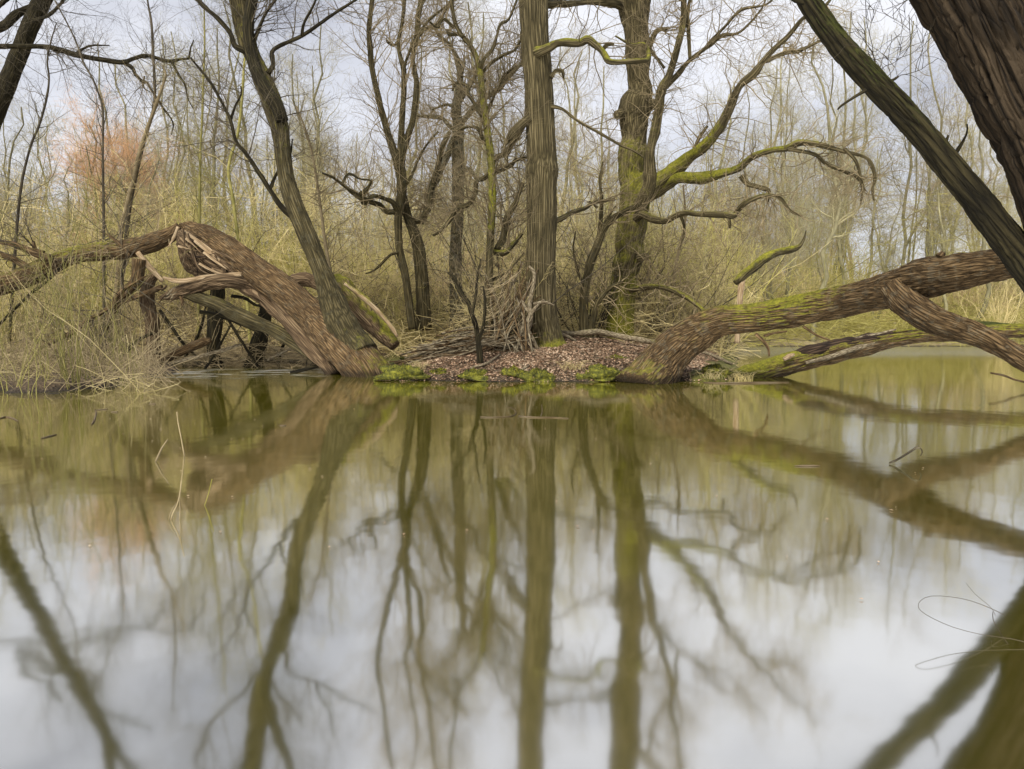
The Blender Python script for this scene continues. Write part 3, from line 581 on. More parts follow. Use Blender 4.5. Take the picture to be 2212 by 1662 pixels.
# -- mossy oak with burrs
tree('mossy_oak', 'burred mossy oak behind and right of the straight one, its trunk green with moss', 'tree',
     [([(1338, 740, 36), (1338, 722, 31), (1340, 672, 27), (1347, 605, 27), (1353, 572, 31), (1360, 550, 30), (1358, 522, 31), (1366, 472, 33), (1370, 405, 33), (1362, 378, 29), (1366, 333, 32), (1371, 300, 26), (1370, 262, 31), (1371, 242, 36), (1373, 225, 35), (1383, 200, 27), (1378, 167, 24), (1377, 117, 29), (1374, 67, 26), (1371, 0, 33), (1370, -80, 33), (1368, -240, 30), (1366, -420, 25), (1372, -620, 18), (1372, -760, 13)], None,
       [.8, .8, .6, .5, .45, .45, .5, .5, .55, .55, .45, .3, .25, .2, .1, .08, .08, .05, .05, .05, .05, 0, 0, 0, 0])],
     [([(1342, 12, 11), (1315, 8, 9), (1280, 5, 7), (1240, 8, 7), (1205, 10, 8), (1160, 12, 8)], [16.4, 16, 15.6, 15.2, 14.8, 14.2], .1),
      ([(1380, 450, 16), (1393, 400, 15), (1402, 330, 12), (1415, 260, 10), (1430, 200, 9), (1440, 160, 8), (1452, 120, 7), (1465, 60, 6), (1472, 0, 6), (1484, -80, 5), (1500, -200, 4)], 16, .25),
      ([(1432, 192, 7), (1455, 165, 6), (1490, 127, 5), (1528, 97, 5), (1565, 80, 4), (1602, 67, 3), (1642, 20, 2), (1660, -20, 2)], 16), ([(1528, 97, 4), (1560, 66, 3), (1588, 38, 3), (1648, 20, 2), (1690, -30, 1.5)], 16),
      ([(1490, 127, 4), (1488, 70, 4), (1484, 20, 3.5), (1500, -40, 3)], 15.8),
      ([(1375, 440, 20), (1400, 410, 18), (1432, 385, 16), (1475, 352, 13), (1515, 325, 11), (1540, 290, 10), (1560, 258, 9), (1585, 208, 8), (1615, 167, 7.5), (1655, 132, 6.5), (1692, 90, 5), (1728, 50, 4), (1760, 30, 3), (1800, -20, 2)], [16.3, 16.1, 16, 15.8, 15.6, 15.4, 15.2, 15, 14.8, 14.6, 14.4, 14.2, 14, 14], [.6, .6, .65, .8, .8, .6, .3, .15, .1, .1, .1, .1, .05, 0]),
      ([(1655, 132, 5), (1685, 115, 4.5), (1710, 107, 4), (1735, 102, 4), (1768, 87, 3), (1800, 70, 2)], 14.6),
      ([(1400, 425, 16), (1440, 395, 14), (1475, 384, 13), (1518, 384, 14), (1558, 373, 11), (1602, 360, 9), (1622, 338, 8), (1662, 322, 7), (1702, 320, 6.5), (1725, 308, 6), (1775, 310, 5), (1825, 322, 4.5), (1875, 342, 4), (1890, 378, 3), (1886, 405, 2.5), (1888, 433, 1.5)], [16.2, 15.9, 15.6, 15.4, 15.2, 15, 14.9, 14.8, 14.7, 14.6, 14.5, 14.4, 14.4, 14.4, 14.4, 14.4], [.6, .7, .9, .9, .8, .6, .5, .5, .5, .4, .2, .1, .1, 0, 0, 0]),
      ([(1702, 322, 5), (1762, 335, 4.5), (1790, 355, 4), (1850, 382, 3.5), (1858, 403, 3), (1856, 442, 1.5)], 14.7), ([(1825, 322, 4), (1852, 350, 3), (1866, 388, 2.5), (1874, 412, 1.5)], 14.4),
      ([(1375, 470, 10), (1390, 458, 9), (1412, 472, 8), (1437, 482, 7.5), (1470, 462, 7), (1498, 461, 7), (1542, 469, 7), (1573, 474, 6.5), (1582, 458, 5), (1600, 447, 5), (1635, 434, 4.5), (1672, 435, 4), (1692, 462, 3), (1717, 473, 2)], [16.2, 16, 15.8, 15.6, 15.4, 15.2, 15.1, 15, 15, 14.9, 14.9, 14.8, 14.8, 14.8], .2),
      ([(1575, 474, 4), (1578, 488, 3), (1577, 492, 2)], 15), ([(1470, 462, 4), (1480, 500, 3), (1470, 540, 2)], 15.4),
      ([(1360, 628, 7), (1395, 622, 6), (1430, 624, 6), (1470, 640, 5), (1500, 665, 4), (1520, 685, 3)], [16.3, 16, 15.7, 15.4, 15, 14.8], .3),
      ([(1600, 380, 6), (1622, 400, 5), (1650, 410, 5), (1660, 435, 3)], 15), ([(1500, 340, 5), (1510, 300, 4), (1530, 270, 3)], 15.6), ([(1400, 108, 6), (1418, 75, 5), (1440, 66, 3)], 16.3), ([(1400, 103, 4), (1425, 122, 4), (1440, 140, 3)], 16.3),
      ([(1470, 0, 5), (1440, -60, 4), (1420, -150, 3)], 16), ([(1369, -100, 13), (1450, -190, 11), (1560, -260, 8), (1680, -300, 5)], 16.5), ([(1368, -220, 12), (1290, -300, 9), (1230, -380, 6)], 16.5), ([(1370, -560, 10), (1440, -640, 8), (1540, -700, 5)], 16.5), ([(1366, -400, 10), (1280, -470, 8), (1200, -560, 5)], 16.5),
      ([(1377, 560, 8), (1392, 550, 6), (1396, 562, 4)], 16.2), ([(1400, 232, 10), (1412, 218, 8), (1416, 235, 5)], 16.3), ([(1345, 245, 10), (1334, 250, 7), (1330, 262, 4)], 16.3)],
     M['oak'], M['tw_brown'], 16.5, 22, sides=130, step=.04, rough=0.09, furrow=(.02, .048, 12), tw=dict(L2(650, 3200, 6000, l1=(.4, 1.6), l2=(.3, .9), jit=.3, up=-.01, zmin=1.0), skip=1))
# -- right willow arch
P0 = at(1405, 826, 10.6); og = P0[:]
RW = empty('leaning_willow', P0, 'thick brown willow trunk arching low over the water on the right, moss on its top', 'tree')
rng = np.random.default_rng(31); src = []
L1Y = [10.5, 10.6, 10.7, 10.75, 10.75, 10.6, 10.4, 10.15, 9.9, 9.5, 9.1, 8.7, 8.3, 8.0, 7.7, 7.3, 6.8]
o, p = part('trunk', [(1385, 850, 62), (1402, 826, 56), (1422, 800, 52), (1452, 762, 46), (1492, 728, 40), (1555, 696, 33), (1640, 685, 31), (1730, 669, 33), (1800, 655, 33), (1875, 637, 35), (1940, 621, 41), (1995, 603, 44), (2060, 590, 38), (2130, 577, 35), (2200, 566, 32), (2300, 548, 31), (2450, 520, 28)], L1Y, M['log'], parent=RW, org=og,
            moss=[.25, .22, .14, .12, .15, .22, .45, .5, .3, .1, .08, .1, .05, 0, 0, 0, 0], sides=180, step=.018, rough=.11, twist=.25, furrow=(.013, .029, 8), rg=rng); src.append(p)
o, p = part('branch', [(1925, 620, 26), (1950, 648, 30), (1985, 675, 30), (2030, 696, 29), (2080, 712, 27), (2130, 731, 24), (2175, 755, 22), (2212, 777, 23), (2290, 818, 24), (2380, 870, 24)], [8.9, 8.75, 8.5, 8.3, 8.1, 7.9, 7.75, 7.6, 7.3, 7.0], M['log'], parent=RW, org=og, moss=[0, 0, 0, 0, 0, .08, .05, 0, 0, 0], sides=140, step=.018, rough=.10, twist=.3, furrow=(.011, .027, 8), rg=rng); src.append(p)
for pts, Y in (([(2028, 555, 8), (2035, 548, 6), (2040, 552, 3)], 8.4), ([(1632, 722, 4), (1650, 738, 4), (1660, 755, 3), (1661, 770, 2)], 10), ([(1650, 726, 3), (1672, 720, 2.5), (1700, 716, 2)], 10.1), ([(1735, 705, 3), (1765, 725, 2.5), (1800, 738, 2)], 9.9)):
    o, p = part('twig', pts, Y, M['willow'], parent=RW, org=og, sides=8, rough=.12, rg=rng)
# -- split log lying below it
P0 = at(1640, 812, 11.7); og = P0[:]
SL = empty('split_log', P0, 'hollow log with a long dark split lying below the right willow trunk', 'fallen log')
rng = np.random.default_rng(32)
part('log', [(1570, 830, 24), (1620, 812, 24), (1680, 793, 24), (1740, 776, 24), (1800, 762, 23), (1870, 746, 21), (1940, 731, 18), (2010, 723, 16), (2090, 721, 16), (2160, 716, 15), (2240, 716, 15), (2400, 720, 14)], list(np.linspace(11.6, 12.0, 12)), M['log'], parent=SL, org=og, moss=[.7, .6, .5, .35, .3, .2, .4, .3, .2, .4, .5, .3], sides=100, step=.025, furrow=(.014, .045, 11), rough=.08,
     groove=[(.22, .52, 3.6, .3, .65), (.3, .55, 3.1, .16, .4)], rg=rng)
part('rotten_core', [(1690, 786, 16), (1740, 768, 18), (1800, 752, 18), (1870, 738, 16), (1925, 727, 12)], [11.69, 11.72, 11.75, 11.78, 11.8], M['rot'], parent=SL, org=og, sides=20, rough=.2, rg=rng)
part('splinter', [(1693, 777, 4), (1705, 770, 6), (1716, 766, 3)], 11.45, M['pale'], parent=SL, org=og, sides=8, rg=rng)
part('splinter', [(1740, 784, 3), (1790, 772, 5), (1850, 752, 5), (1890, 742, 2)], 11.5, M['stick'], parent=SL, org=og, sides=8, rough=.2, rg=rng)
part('splinter', [(1745, 754, 3), (1800, 742, 4), (1870, 728, 4), (1935, 712, 2)], 11.75, M['stick'], parent=SL, org=og, sides=8, rough=.2, rg=rng)

# -- near leaning trunks at the right edge, and the one at the top left
tree('leaning_tree', 'slim dark green mossy trunk leaning left across the upper right corner', 'tree',
     [([(2480, 1010, 46), (2400, 850, 42), (2300, 690, 38), (2230, 590, 35), (2160, 497, 32), (2096, 416, 30), (2042, 350, 28), (1996, 293, 27), (1942, 233, 27), (1885, 175, 26), (1828, 113, 25), (1784, 58, 23), (1745, 0, 22), (1705, -70, 21), (1650, -180, 20), (1590, -330, 18), (1540, -500, 15)], None, [.3, .3, .2, .15, .15, .2, .25, .3, .35, .4, .5, .5, .5, .5, .4, .3, .2])],
     [([(1760, 25, 6), (1745, 8, 5), (1715, 2, 5), (1690, -20, 4)], 4.65), ([(1860, 180, 4), (1905, 195, 3), (1880, 160, 2)], 4.7), ([(1905, 170, 4), (1925, 174, 3), (1938, 167, 2)], 4.7), ([(2035, 318, 6), (2043, 305, 4), (2047, 293, 2)], 4.7), ([(2060, 340, 4), (2080, 290, 2.5), (2085, 270, 1.5)], 4.7),
      ([(1870, 195, 4), (1850, 205, 3), (1825, 225, 2.5), (1812, 235, 2)], 4.6), ([(1700, -70, 10), (1640, -90, 8), (1560, -130, 6), (1480, -150, 4)], [4.7, 4.8, 5.0, 5.2]), ([(1660, -150, 10), (1700, -260, 8), (1780, -380, 6)], [4.7, 4.7, 4.8])],
     M['darkbark'], M['tw_dark'], [4.6, 4.7], 33, sides=140, rough=.05, step=.014, furrow=(.008, .021, 9), tw=dict(L2(46, 170, 300, l1=(.3, .8), l2=(.15, .45), l3=(.08, .25), zmin=2.2, tr1=(.5, 1)), skip=1))
tree('furrowed_tree', 'massive trunk with deeply furrowed brown bark leaning in at the right edge', 'tree',
     [([(2590, 1150, 130), (2510, 900, 108), (2430, 700, 97), (2355, 560, 90), (2292, 405, 86), (2246, 298, 86), (2200, 215, 86), (2168, 145, 87), (2126, 55, 91), (2080, -40, 95), (2015, -190, 93), (1930, -380, 90), (1860, -600, 80), (1800, -850, 60)], None, [.1, .05, 0, 0, 0, 0, 0, 0, .05, .1, .1, .1, 0, 0]),
      ], [([(2240, 10, 50), (2215, -60, 48), (2180, -180, 42), (2160, -360, 34)], [4.8, 4.8, 4.9, 5.1], .3)], M['thick'], M['tw_dark'], [4.4, 4.5], 34, sides=300, rough=.05, step=.012, furrow=(.026, .045, 9), lfurrow=(.02, .045, 9), groove=[(.3, .75, 3.7, .12, .06), (.2, .6, 3.0, .1, .05), (.35, .8, 4.4, .1, .06), (.3, .7, 2.2, .1, .05)], lsides=40, tw=dict(L2(20, 60, 120, zmin=3.2), skip=1))
tree('slanting_tree', 'dark slanting trunk crossing the upper left corner', 'tree',
     [([(-230, 860, 34), (-190, 740, 30), (-140, 580, 27), (-86, 430, 23), (-32, 295, 20), (8, 200, 18.5), (32, 140, 18), (62, 62, 17.5), (93, -2, 17.5), (118, -60, 17), (150, -140, 15)], None, .08),
      ([(150, -135, 12), (190, -210, 10), (260, -300, 7), (340, -400, 4)], None), ([(148, -135, 12), (160, -260, 10), (190, -400, 7), (230, -560, 4)], None)],
     [([(-40, 70, 11), (-5, 45, 9), (20, 27, 8), (45, 12, 7.5), (75, -8, 6.5), (120, -40, 5)], None), ([(-30, 40, 7), (-5, 15, 6), (22, -15, 5), (50, -60, 4)], None), ([(120, -70, 5), (180, -90, 4), (260, -130, 3)], None), ([(70, 45, 4), (110, 30, 3), (150, -20, 2)], None)],
     M['darkbark'], M['tw_dark'], [22, 23], 35, sides=60, rough=.06, step=.08, furrow=(.015, .09, 5), tw=dict(L2(130, 700, 1500, l1=(.8, 3.0), l2=(.4, 1.3), l3=(.2, .7), zmin=7), skip=1))
tree('hanging_branch', 'long black drooping branch reaching in across the upper left sky', 'branch',
     [([(-160, 120, 7), (-80, 106, 6.5), (0, 101, 5.5), (93, 101, 5), (130, 108, 5.5), (160, 118, 6), (207, 127, 5), (262, 135, 5), (285, 128, 4), (310, 121, 4), (330, 123, 3.5), (352, 130, 3.5), (372, 133, 4), (385, 129, 3), (408, 127, 2)], [21, 22])],
     [([(262, 135, 4), (285, 145, 4), (300, 163, 3), (315, 180, 3), (332, 190, 2.5), (347, 215, 2), (370, 245, 2), (388, 275, 1.5), (385, 300, 1)], 21.8), ([(370, 133, 3), (383, 160, 2.5), (392, 180, 2), (404, 212, 1.5), (414, 232, 1)], 21.8), ([(408, 127, 2), (415, 105, 1.5), (422, 90, 1)], 21.8),
      ([(160, 118, 3), (195, 102, 2), (232, 95, 1)], 21.8), ([(105, 101, 2.5), (130, 116, 2.5), (152, 123, 1.5)], 21.8), ([(312, 165, 2), (313, 190, 1.5), (330, 203, 1)], 21.8), ([(412, 125, 2), (455, 178, 2), (470, 210, 2), (498, 258, 1.5)], 21)],
     M['darkbark'], M['tw_dark'], 22, 36, sides=12, rough=.1, step=.1, partname='limb', tw=dict(L2(90, 500, 1200, l1=(.5, 2.2), l2=(.3, .9), l3=(.1, .5), zmin=4, up=.0)))
# -- middle trees
tree('dark_tree', 'dark many stemmed tree left of the middle, forking like a trident', 'tree',
     [([(891, 712, 9), (884, 660, 8.5), (877, 605, 8), (868, 560, 8), (862, 530, 8), (860, 472, 8.5), (866, 430, 10), (868, 395, 11), (862, 355, 12), (850, 325, 9), (832, 268, 7), (816, 205, 6.5), (804, 150, 6), (800, 110, 6), (797, 67, 5.5), (804, 0, 5), (812, -80, 5), (830, -200, 4), (850, -330, 3)], None, .12),
      ([(864, 360, 9), (866, 310, 7), (868, 267, 6.5), (872, 200, 6), (872, 152, 6), (864, 120, 4.5), (860, 92, 4), (868, 55, 4), (874, 0, 4), (880, -90, 3), (870, -200, 2)], None, .2), ([(866, 352, 9), (872, 322, 8), (884, 285, 7), (892, 258, 6.5), (900, 187, 6), (896, 155, 5.5), (892, 125, 5), (900, 83, 6), (904, 33, 6), (910, -5, 5.5), (915, -90, 5), (935, -220, 4), (960, -340, 3)], None, .2),
      ([(915, 712, 17), (914, 665, 15.5), (912, 610, 15), (906, 550, 14), (895, 505, 12), (880, 465, 10), (870, 425, 9)], [16.6, 16.2])],
     [([(900, 84, 4), (918, 68, 4), (937, 53, 3.5), (960, 27, 3), (985, 5, 3), (1010, -30, 2)], 16), ([(872, 150, 3.5), (883, 126, 3), (892, 100, 3), (893, 83, 2)], 16), ([(860, 90, 3), (842, 88, 3), (833, 80, 2.5), (832, 75, 1)], 16), ([(900, 80, 3), (925, 50, 3), (960, 15, 2.5), (1000, -10, 2)], 16.1), ([(903, 25, 3), (930, -10, 3), (960, -60, 2)], 16),
      ([(860, 455, 7), (850, 437, 5), (835, 427, 4.5), (815, 430, 4), (790, 440, 4), (778, 425, 3), (795, 400, 2)], [16, 15.6]), ([(858, 458, 6), (835, 455, 5.5), (815, 447, 5.5), (795, 437, 5), (778, 423, 5), (760, 412, 4.5), (738, 398, 4), (722, 385, 3), (700, 378, 2)], [16, 15.2]), ([(778, 420, 4), (790, 400, 3.5), (800, 385, 3)], 15.4), ([(738, 398, 3), (755, 380, 3), (775, 385, 2.5), (800, 388, 2)], 15.2),
      ([(878, 398, 4), (892, 375, 3), (900, 345, 2.5), (920, 310, 2), (945, 280, 2)], 16), ([(880, 470, 6), (905, 478, 6), (920, 462, 6), (925, 440, 6), (935, 405, 6), (948, 372, 6), (965, 325, 6), (975, 300, 5)], [16.2, 16.8], .1), ([(860, 545, 4), (842, 552, 3), (820, 572, 2.5), (803, 588, 2), (790, 592, 1.2)], 15.9)],
     M['olive'], M['tw_brown'], 16, 41, sides=20, rough=.08, step=.07, tw=dict(L2(360, 1900, 3600, l1=(.5, 1.9), l2=(.3, .9), l3=(.1, .4), zmin=2.0), skip=0))
tree('pale_tree', 'pale brown trunk with a snapped looking top behind the thin trees', 'tree',
     [([(988, 712, 16), (985, 640, 14), (984, 540, 13), (988, 470, 13), (990, 405, 13.5), (989, 333, 13), (990, 267, 12), (985, 243, 11), (992, 187, 8), (994, 160, 7), (987, 128, 6), (980, 110, 4)], None)],
     [([(987, 130, 4), (977, 105, 4), (967, 93, 4), (952, 72, 3.5), (940, 60, 3), (925, 50, 2)], 18), ([(990, 225, 6), (1005, 200, 5), (1022, 172, 4.5), (1037, 150, 4)], 18), ([(994, 175, 4), (1000, 140, 3.5), (1003, 120, 2)], 18), ([(986, 290, 7), (977, 308, 7), (967, 330, 7), (955, 360, 7), (940, 390, 7), (925, 408, 7), (918, 440, 7), (908, 480, 6)], [17.8, 17.2]),
      ([(994, 273, 6), (1024, 233, 6.5), (1064, 200, 6), (1080, 192, 6), (1096, 172, 5), (1130, 150, 4), (1160, 140, 3)], [18, 17]), ([(985, 240, 4), (972, 228, 4), (958, 222, 3), (930, 232, 2)], 18), ([(988, 290, 5), (965, 272, 4), (955, 255, 4), (938, 247, 4), (900, 250, 3)], 18), ([(990, 380, 6), (1010, 365, 6), (1032, 390, 5)], 17.5), ([(995, 200, 4), (1020, 180, 3), (1050, 172, 3)], 18)],
     M['grey'], M['tw_brown'], 18, 42, sides=24, rough=.1, step=.08, tw=dict(L2(280, 1200, 1900, l1=(.5, 1.7), zmin=1.4), skip=1))
tree('green_stemmed_tree', 'slender tree with a mossy green stem just left of the straight oak', 'tree',
     [([(1058, 766, 16), (1056, 735, 15), (1054, 690, 13), (1056, 640, 10), (1057, 579, 8.5), (1059, 522, 8), (1062, 470, 8), (1064, 440, 8.5), (1063, 390, 8), (1059, 333, 8), (1054, 290, 7.5), (1050, 262, 8), (1046, 230, 7), (1041, 190, 7), (1036, 152, 7), (1028, 122, 6), (1015, 98, 5), (1000, 80, 5), (990, 65, 4.5), (982, 45, 4.5), (975, 0, 4), (965, -70, 3.5), (960, -180, 3)], [13.6, 14.2], [.1, .1, .1, .1, .15, .3, .5, .65, .6, .6, .5, .5, .45, .4, .5, .3, .2, .1, .1, .1, .1, 0, 0])],
     [([(1048, 262, 5), (1037, 240, 5), (1027, 230, 4.5), (1015, 205, 4), (1008, 190, 4), (990, 178, 3), (975, 190, 2)], 14), ([(1062, 358, 5), (1075, 342, 5), (1088, 330, 5.5), (1105, 305, 6), (1120, 285, 6), (1135, 262, 7)], [14, 14.1], .1), ([(1063, 375, 4), (1085, 362, 4.5), (1104, 350, 4), (1118, 338, 3.5), (1145, 335, 3)], 14.1), ([(1036, 152, 5), (1050, 138, 4), (1066, 110, 3.5), (1073, 80, 3), (1082, 62, 3), (1097, 43, 3), (1112, 10, 2.5), (1125, -20, 2)], 14),
      ([(1040, 160, 4), (1056, 145, 3.5), (1080, 132, 3.5), (1110, 112, 3), (1125, 92, 2.5)], 14.2), ([(1050, 250, 4), (1060, 230, 3.5), (1075, 190, 3), (1090, 165, 3), (1115, 140, 2)], 14.2), ([(1060, 370, 5), (1045, 380, 5), (1034, 392, 5), (1025, 412, 5), (1010, 435, 5), (990, 452, 5), (970, 472, 4.5), (950, 495, 4), (935, 508, 3)], [14, 13.8]), ([(1055, 320, 4), (1045, 300, 4), (1030, 283, 3.5), (1010, 275, 3.5), (990, 285, 2.5)], 14),
      ([(1072, 540, 7), (1085, 510, 7), (1095, 480, 7), (1110, 445, 6), (1122, 420, 5), (1130, 395, 4)], [13.9, 14.3]), ([(1062, 545, 6), (1085, 545, 6), (1108, 528, 5), (1128, 505, 4)], 13.9, .3), ([(1000, 80, 4), (985, 72, 4), (968, 68, 3), (965, 58, 2)], 14), ([(980, 60, 3), (962, 45, 3), (945, 60, 3), (930, 55, 2)], 14), ([(1055, 610, 3.5), (1080, 598, 3), (1100, 580, 2.5), (1120, 560, 2), (1132, 545, 1.5)], 13.9)],
     M['olive'], M['tw_brown'], [13.6, 14.2], 43, sides=18, rough=.08, step=.06, tw=dict(L2(360, 1800, 3200, l1=(.4, 1.7), l2=(.25, .8), zmin=1.9)))
tree('thin_sapling', 'thin dark sapling standing nearest the water in the middle of the islet', 'sapling',
     [([(1038, 788, 8), (1036, 765, 6.5), (1033, 735, 6), (1027, 700, 5.5), (1018, 675, 5), (1012, 655, 5), (1000, 640, 5), (988, 617, 5), (980, 602, 5), (970, 588, 4)], None, [.3, .1, .05, 0, 0, 0, 0, 0, 0, 0])], [([(1030, 710, 4), (1022, 680, 3.5), (1026, 640, 3), (1035, 600, 2.5), (1040, 560, 2)], None), ([(1034, 740, 4), (1045, 700, 3), (1050, 650, 2.5), (1044, 620, 2)], None)],
     M['darkbark'], M['tw_brown'], 11.8, 44, sides=16, rough=.1, step=.04, tw={'levels': [dict(K=70, Lr=(.2, .9), ang=(30, 80), npts=7, jit=.22, up=.03, rf=.4, rmax=.005, rmin=.0025, tr=(.2, 1)), dict(K=160, Lr=(.1, .4), ang=(25, 60), npts=5, jit=.2, up=.02, rf=.6, rmin=.002)]})
tree('forked_tree', 'small dark forked tree just left of the mossy oak', 'tree',
     [([(1264, 745, 12), (1262, 728, 10.5), (1261, 672, 10), (1264, 625, 9.5), (1272, 580, 9), (1282, 550, 9), (1292, 525, 8.5), (1304, 495, 8.5), (1325, 472, 7.5), (1350, 458, 6.5), (1385, 440, 5)], None, .08), ([(1270, 735, 9), (1280, 695, 7), (1290, 658, 6), (1305, 635, 5), (1325, 618, 4), (1345, 610, 3)], None), ([(1295, 520, 6), (1298, 470, 5), (1300, 430, 4), (1296, 390, 3), (1302, 350, 2)], None)],
     [([(1290, 450, 3), (1282, 440, 2.5), (1272, 438, 2)], None), ([(1296, 500, 4), (1310, 470, 3), (1330, 445, 2)], None), ([(1262, 620, 3), (1250, 585, 2.5), (1240, 540, 2), (1243, 500, 1.5)], None)],
     M['olive'], M['tw_brown'], 15.2, 45, sides=18, rough=.09, step=.05, tw=dict(L2(110, 420, 700, l1=(.4, 1.2), l2=(.2, .7), zmin=1.0)))
# -- saplings on the left
SAP = 'slender saplings in the thicket on the left'
for k, (pts, Y, lab, mt, K) in enumerate([
    ([(236, 760, 6), (250, 640, 5.5), (262, 500, 5), (275, 440, 5), (290, 380, 4.5), (303, 323, 4.5), (318, 280, 4), (335, 232, 4), (347, 198, 3), (358, 162, 2.5), (350, 140, 1.5)], 18, 'tan double stemmed sapling leaning right behind the broken willow', 'tw_brown', 60),
    ([(245, 760, 6), (262, 620, 5), (280, 450, 4.5), (305, 330, 4), (325, 260, 3.5), (333, 225, 3), (334, 180, 3), (331, 120, 3), (327, 50, 2.5), (320, 10, 2), (312, -50, 1.5)], 18.2, 'tall straight sapling standing against the sky above the broken willow peak', 'tw_dark', 70),
    ([(225, 740, 3.5), (224, 500, 3), (222, 333, 2.5), (222, 240, 2.5), (212, 200, 2), (200, 170, 2), (180, 135, 2), (168, 100, 2), (150, 60, 1.5), (118, 0, 1.5)], 15, 'wavy thin sapling left of the orange crown', 'tw_dark', 40),
    ([(20, 740, 3.5), (40, 450, 3), (62, 330, 2.5), (85, 270, 2.5), (100, 215, 2.5), (106, 170, 2), (102, 133, 2), (110, 90, 1.5), (122, 50, 1)], 15, 'thin bowed sapling near the left edge', 'tw_dark', 40),
    ([(428, 740, 3.5), (430, 560, 3), (431, 440, 3), (433, 330, 2.5), (437, 250, 2.5), (439, 187, 2), (442, 100, 2), (441, 20, 1.5)], 17, 'straight green sapling right of the broken willow peak', 'tw_green', 50),
    ([(540, 740, 4), (530, 600, 4), (515, 520, 3.5), (503, 430, 3.5), (494, 377, 3.5), (498, 340, 3), (510, 305, 3), (518, 260, 3), (524, 200, 3), (527, 143, 2.5), (533, 100, 2)], 16, 'green curved sapling just left of the kinked stem', 'tw_green', 40),
    ([(735, 740, 5), (715, 600, 4), (702, 520, 3.5), (690, 430, 3), (676, 340, 3), (660, 280, 2), (640, 230, 2)], 16, 'thin brown sapling right of the kinked stem', 'tw_brown', 50),
    ([(1425, 725, 4), (1450, 640, 3.5), (1462, 560, 3), (1480, 480, 2.5), (1476, 400, 2)], 18, 'thin sapling right of the mossy oak', 'tw_brown', 50)]):
    lv = L2(K, K * 4, K * 6, l1=(.5, 1.6), l2=(.3, .9), zmin=1.2, r1=.008); 
    tree('sapling', lab, 'sapling', [(pts, None)], [], M[mt], M[mt], Y, 60 + k, sides=8, rough=.08, step=.08, tw=lv, partname='trunk')
# -- standing stems and logs under the arch
for pts, Y, lab, mt, sd in [
    ([(335, 805, 19), (333, 780, 17), (331, 722, 14), (322, 672, 14), (318, 640, 17), (322, 612, 13), (338, 590, 9)], 14.4, 'ragged pale brown stump standing in the water under the broken willow peak', 'wood', 1),
    ([(464, 805, 21), (463, 785, 17), (461, 745, 15), (463, 690, 15), (470, 640, 14), (474, 615, 12)], 14.6, 'dark upright stump in the water under the middle of the broken willow', 'darkbark', 2),
    ([(546, 808, 21), (552, 788, 18), (558, 752, 18), (571, 705, 15), (575, 665, 13), (570, 640, 9)], 14.7, 'dark slanting stump in the water nearest the broken willow trunk', 'darkbark', 3)]:
    tree('tree_stump', lab, 'stump', [(pts, None)], [], M[mt], M['tw_brown'], Y, 70 + sd, sides=24, rough=.2, step=.05, tw={'levels': [dict(K=26, Lr=(.2, .9), ang=(20, 70), npts=7, jit=.25, up=-.03, rf=.3, rmax=.006, rmin=.003, tr=(.1, 1))]})
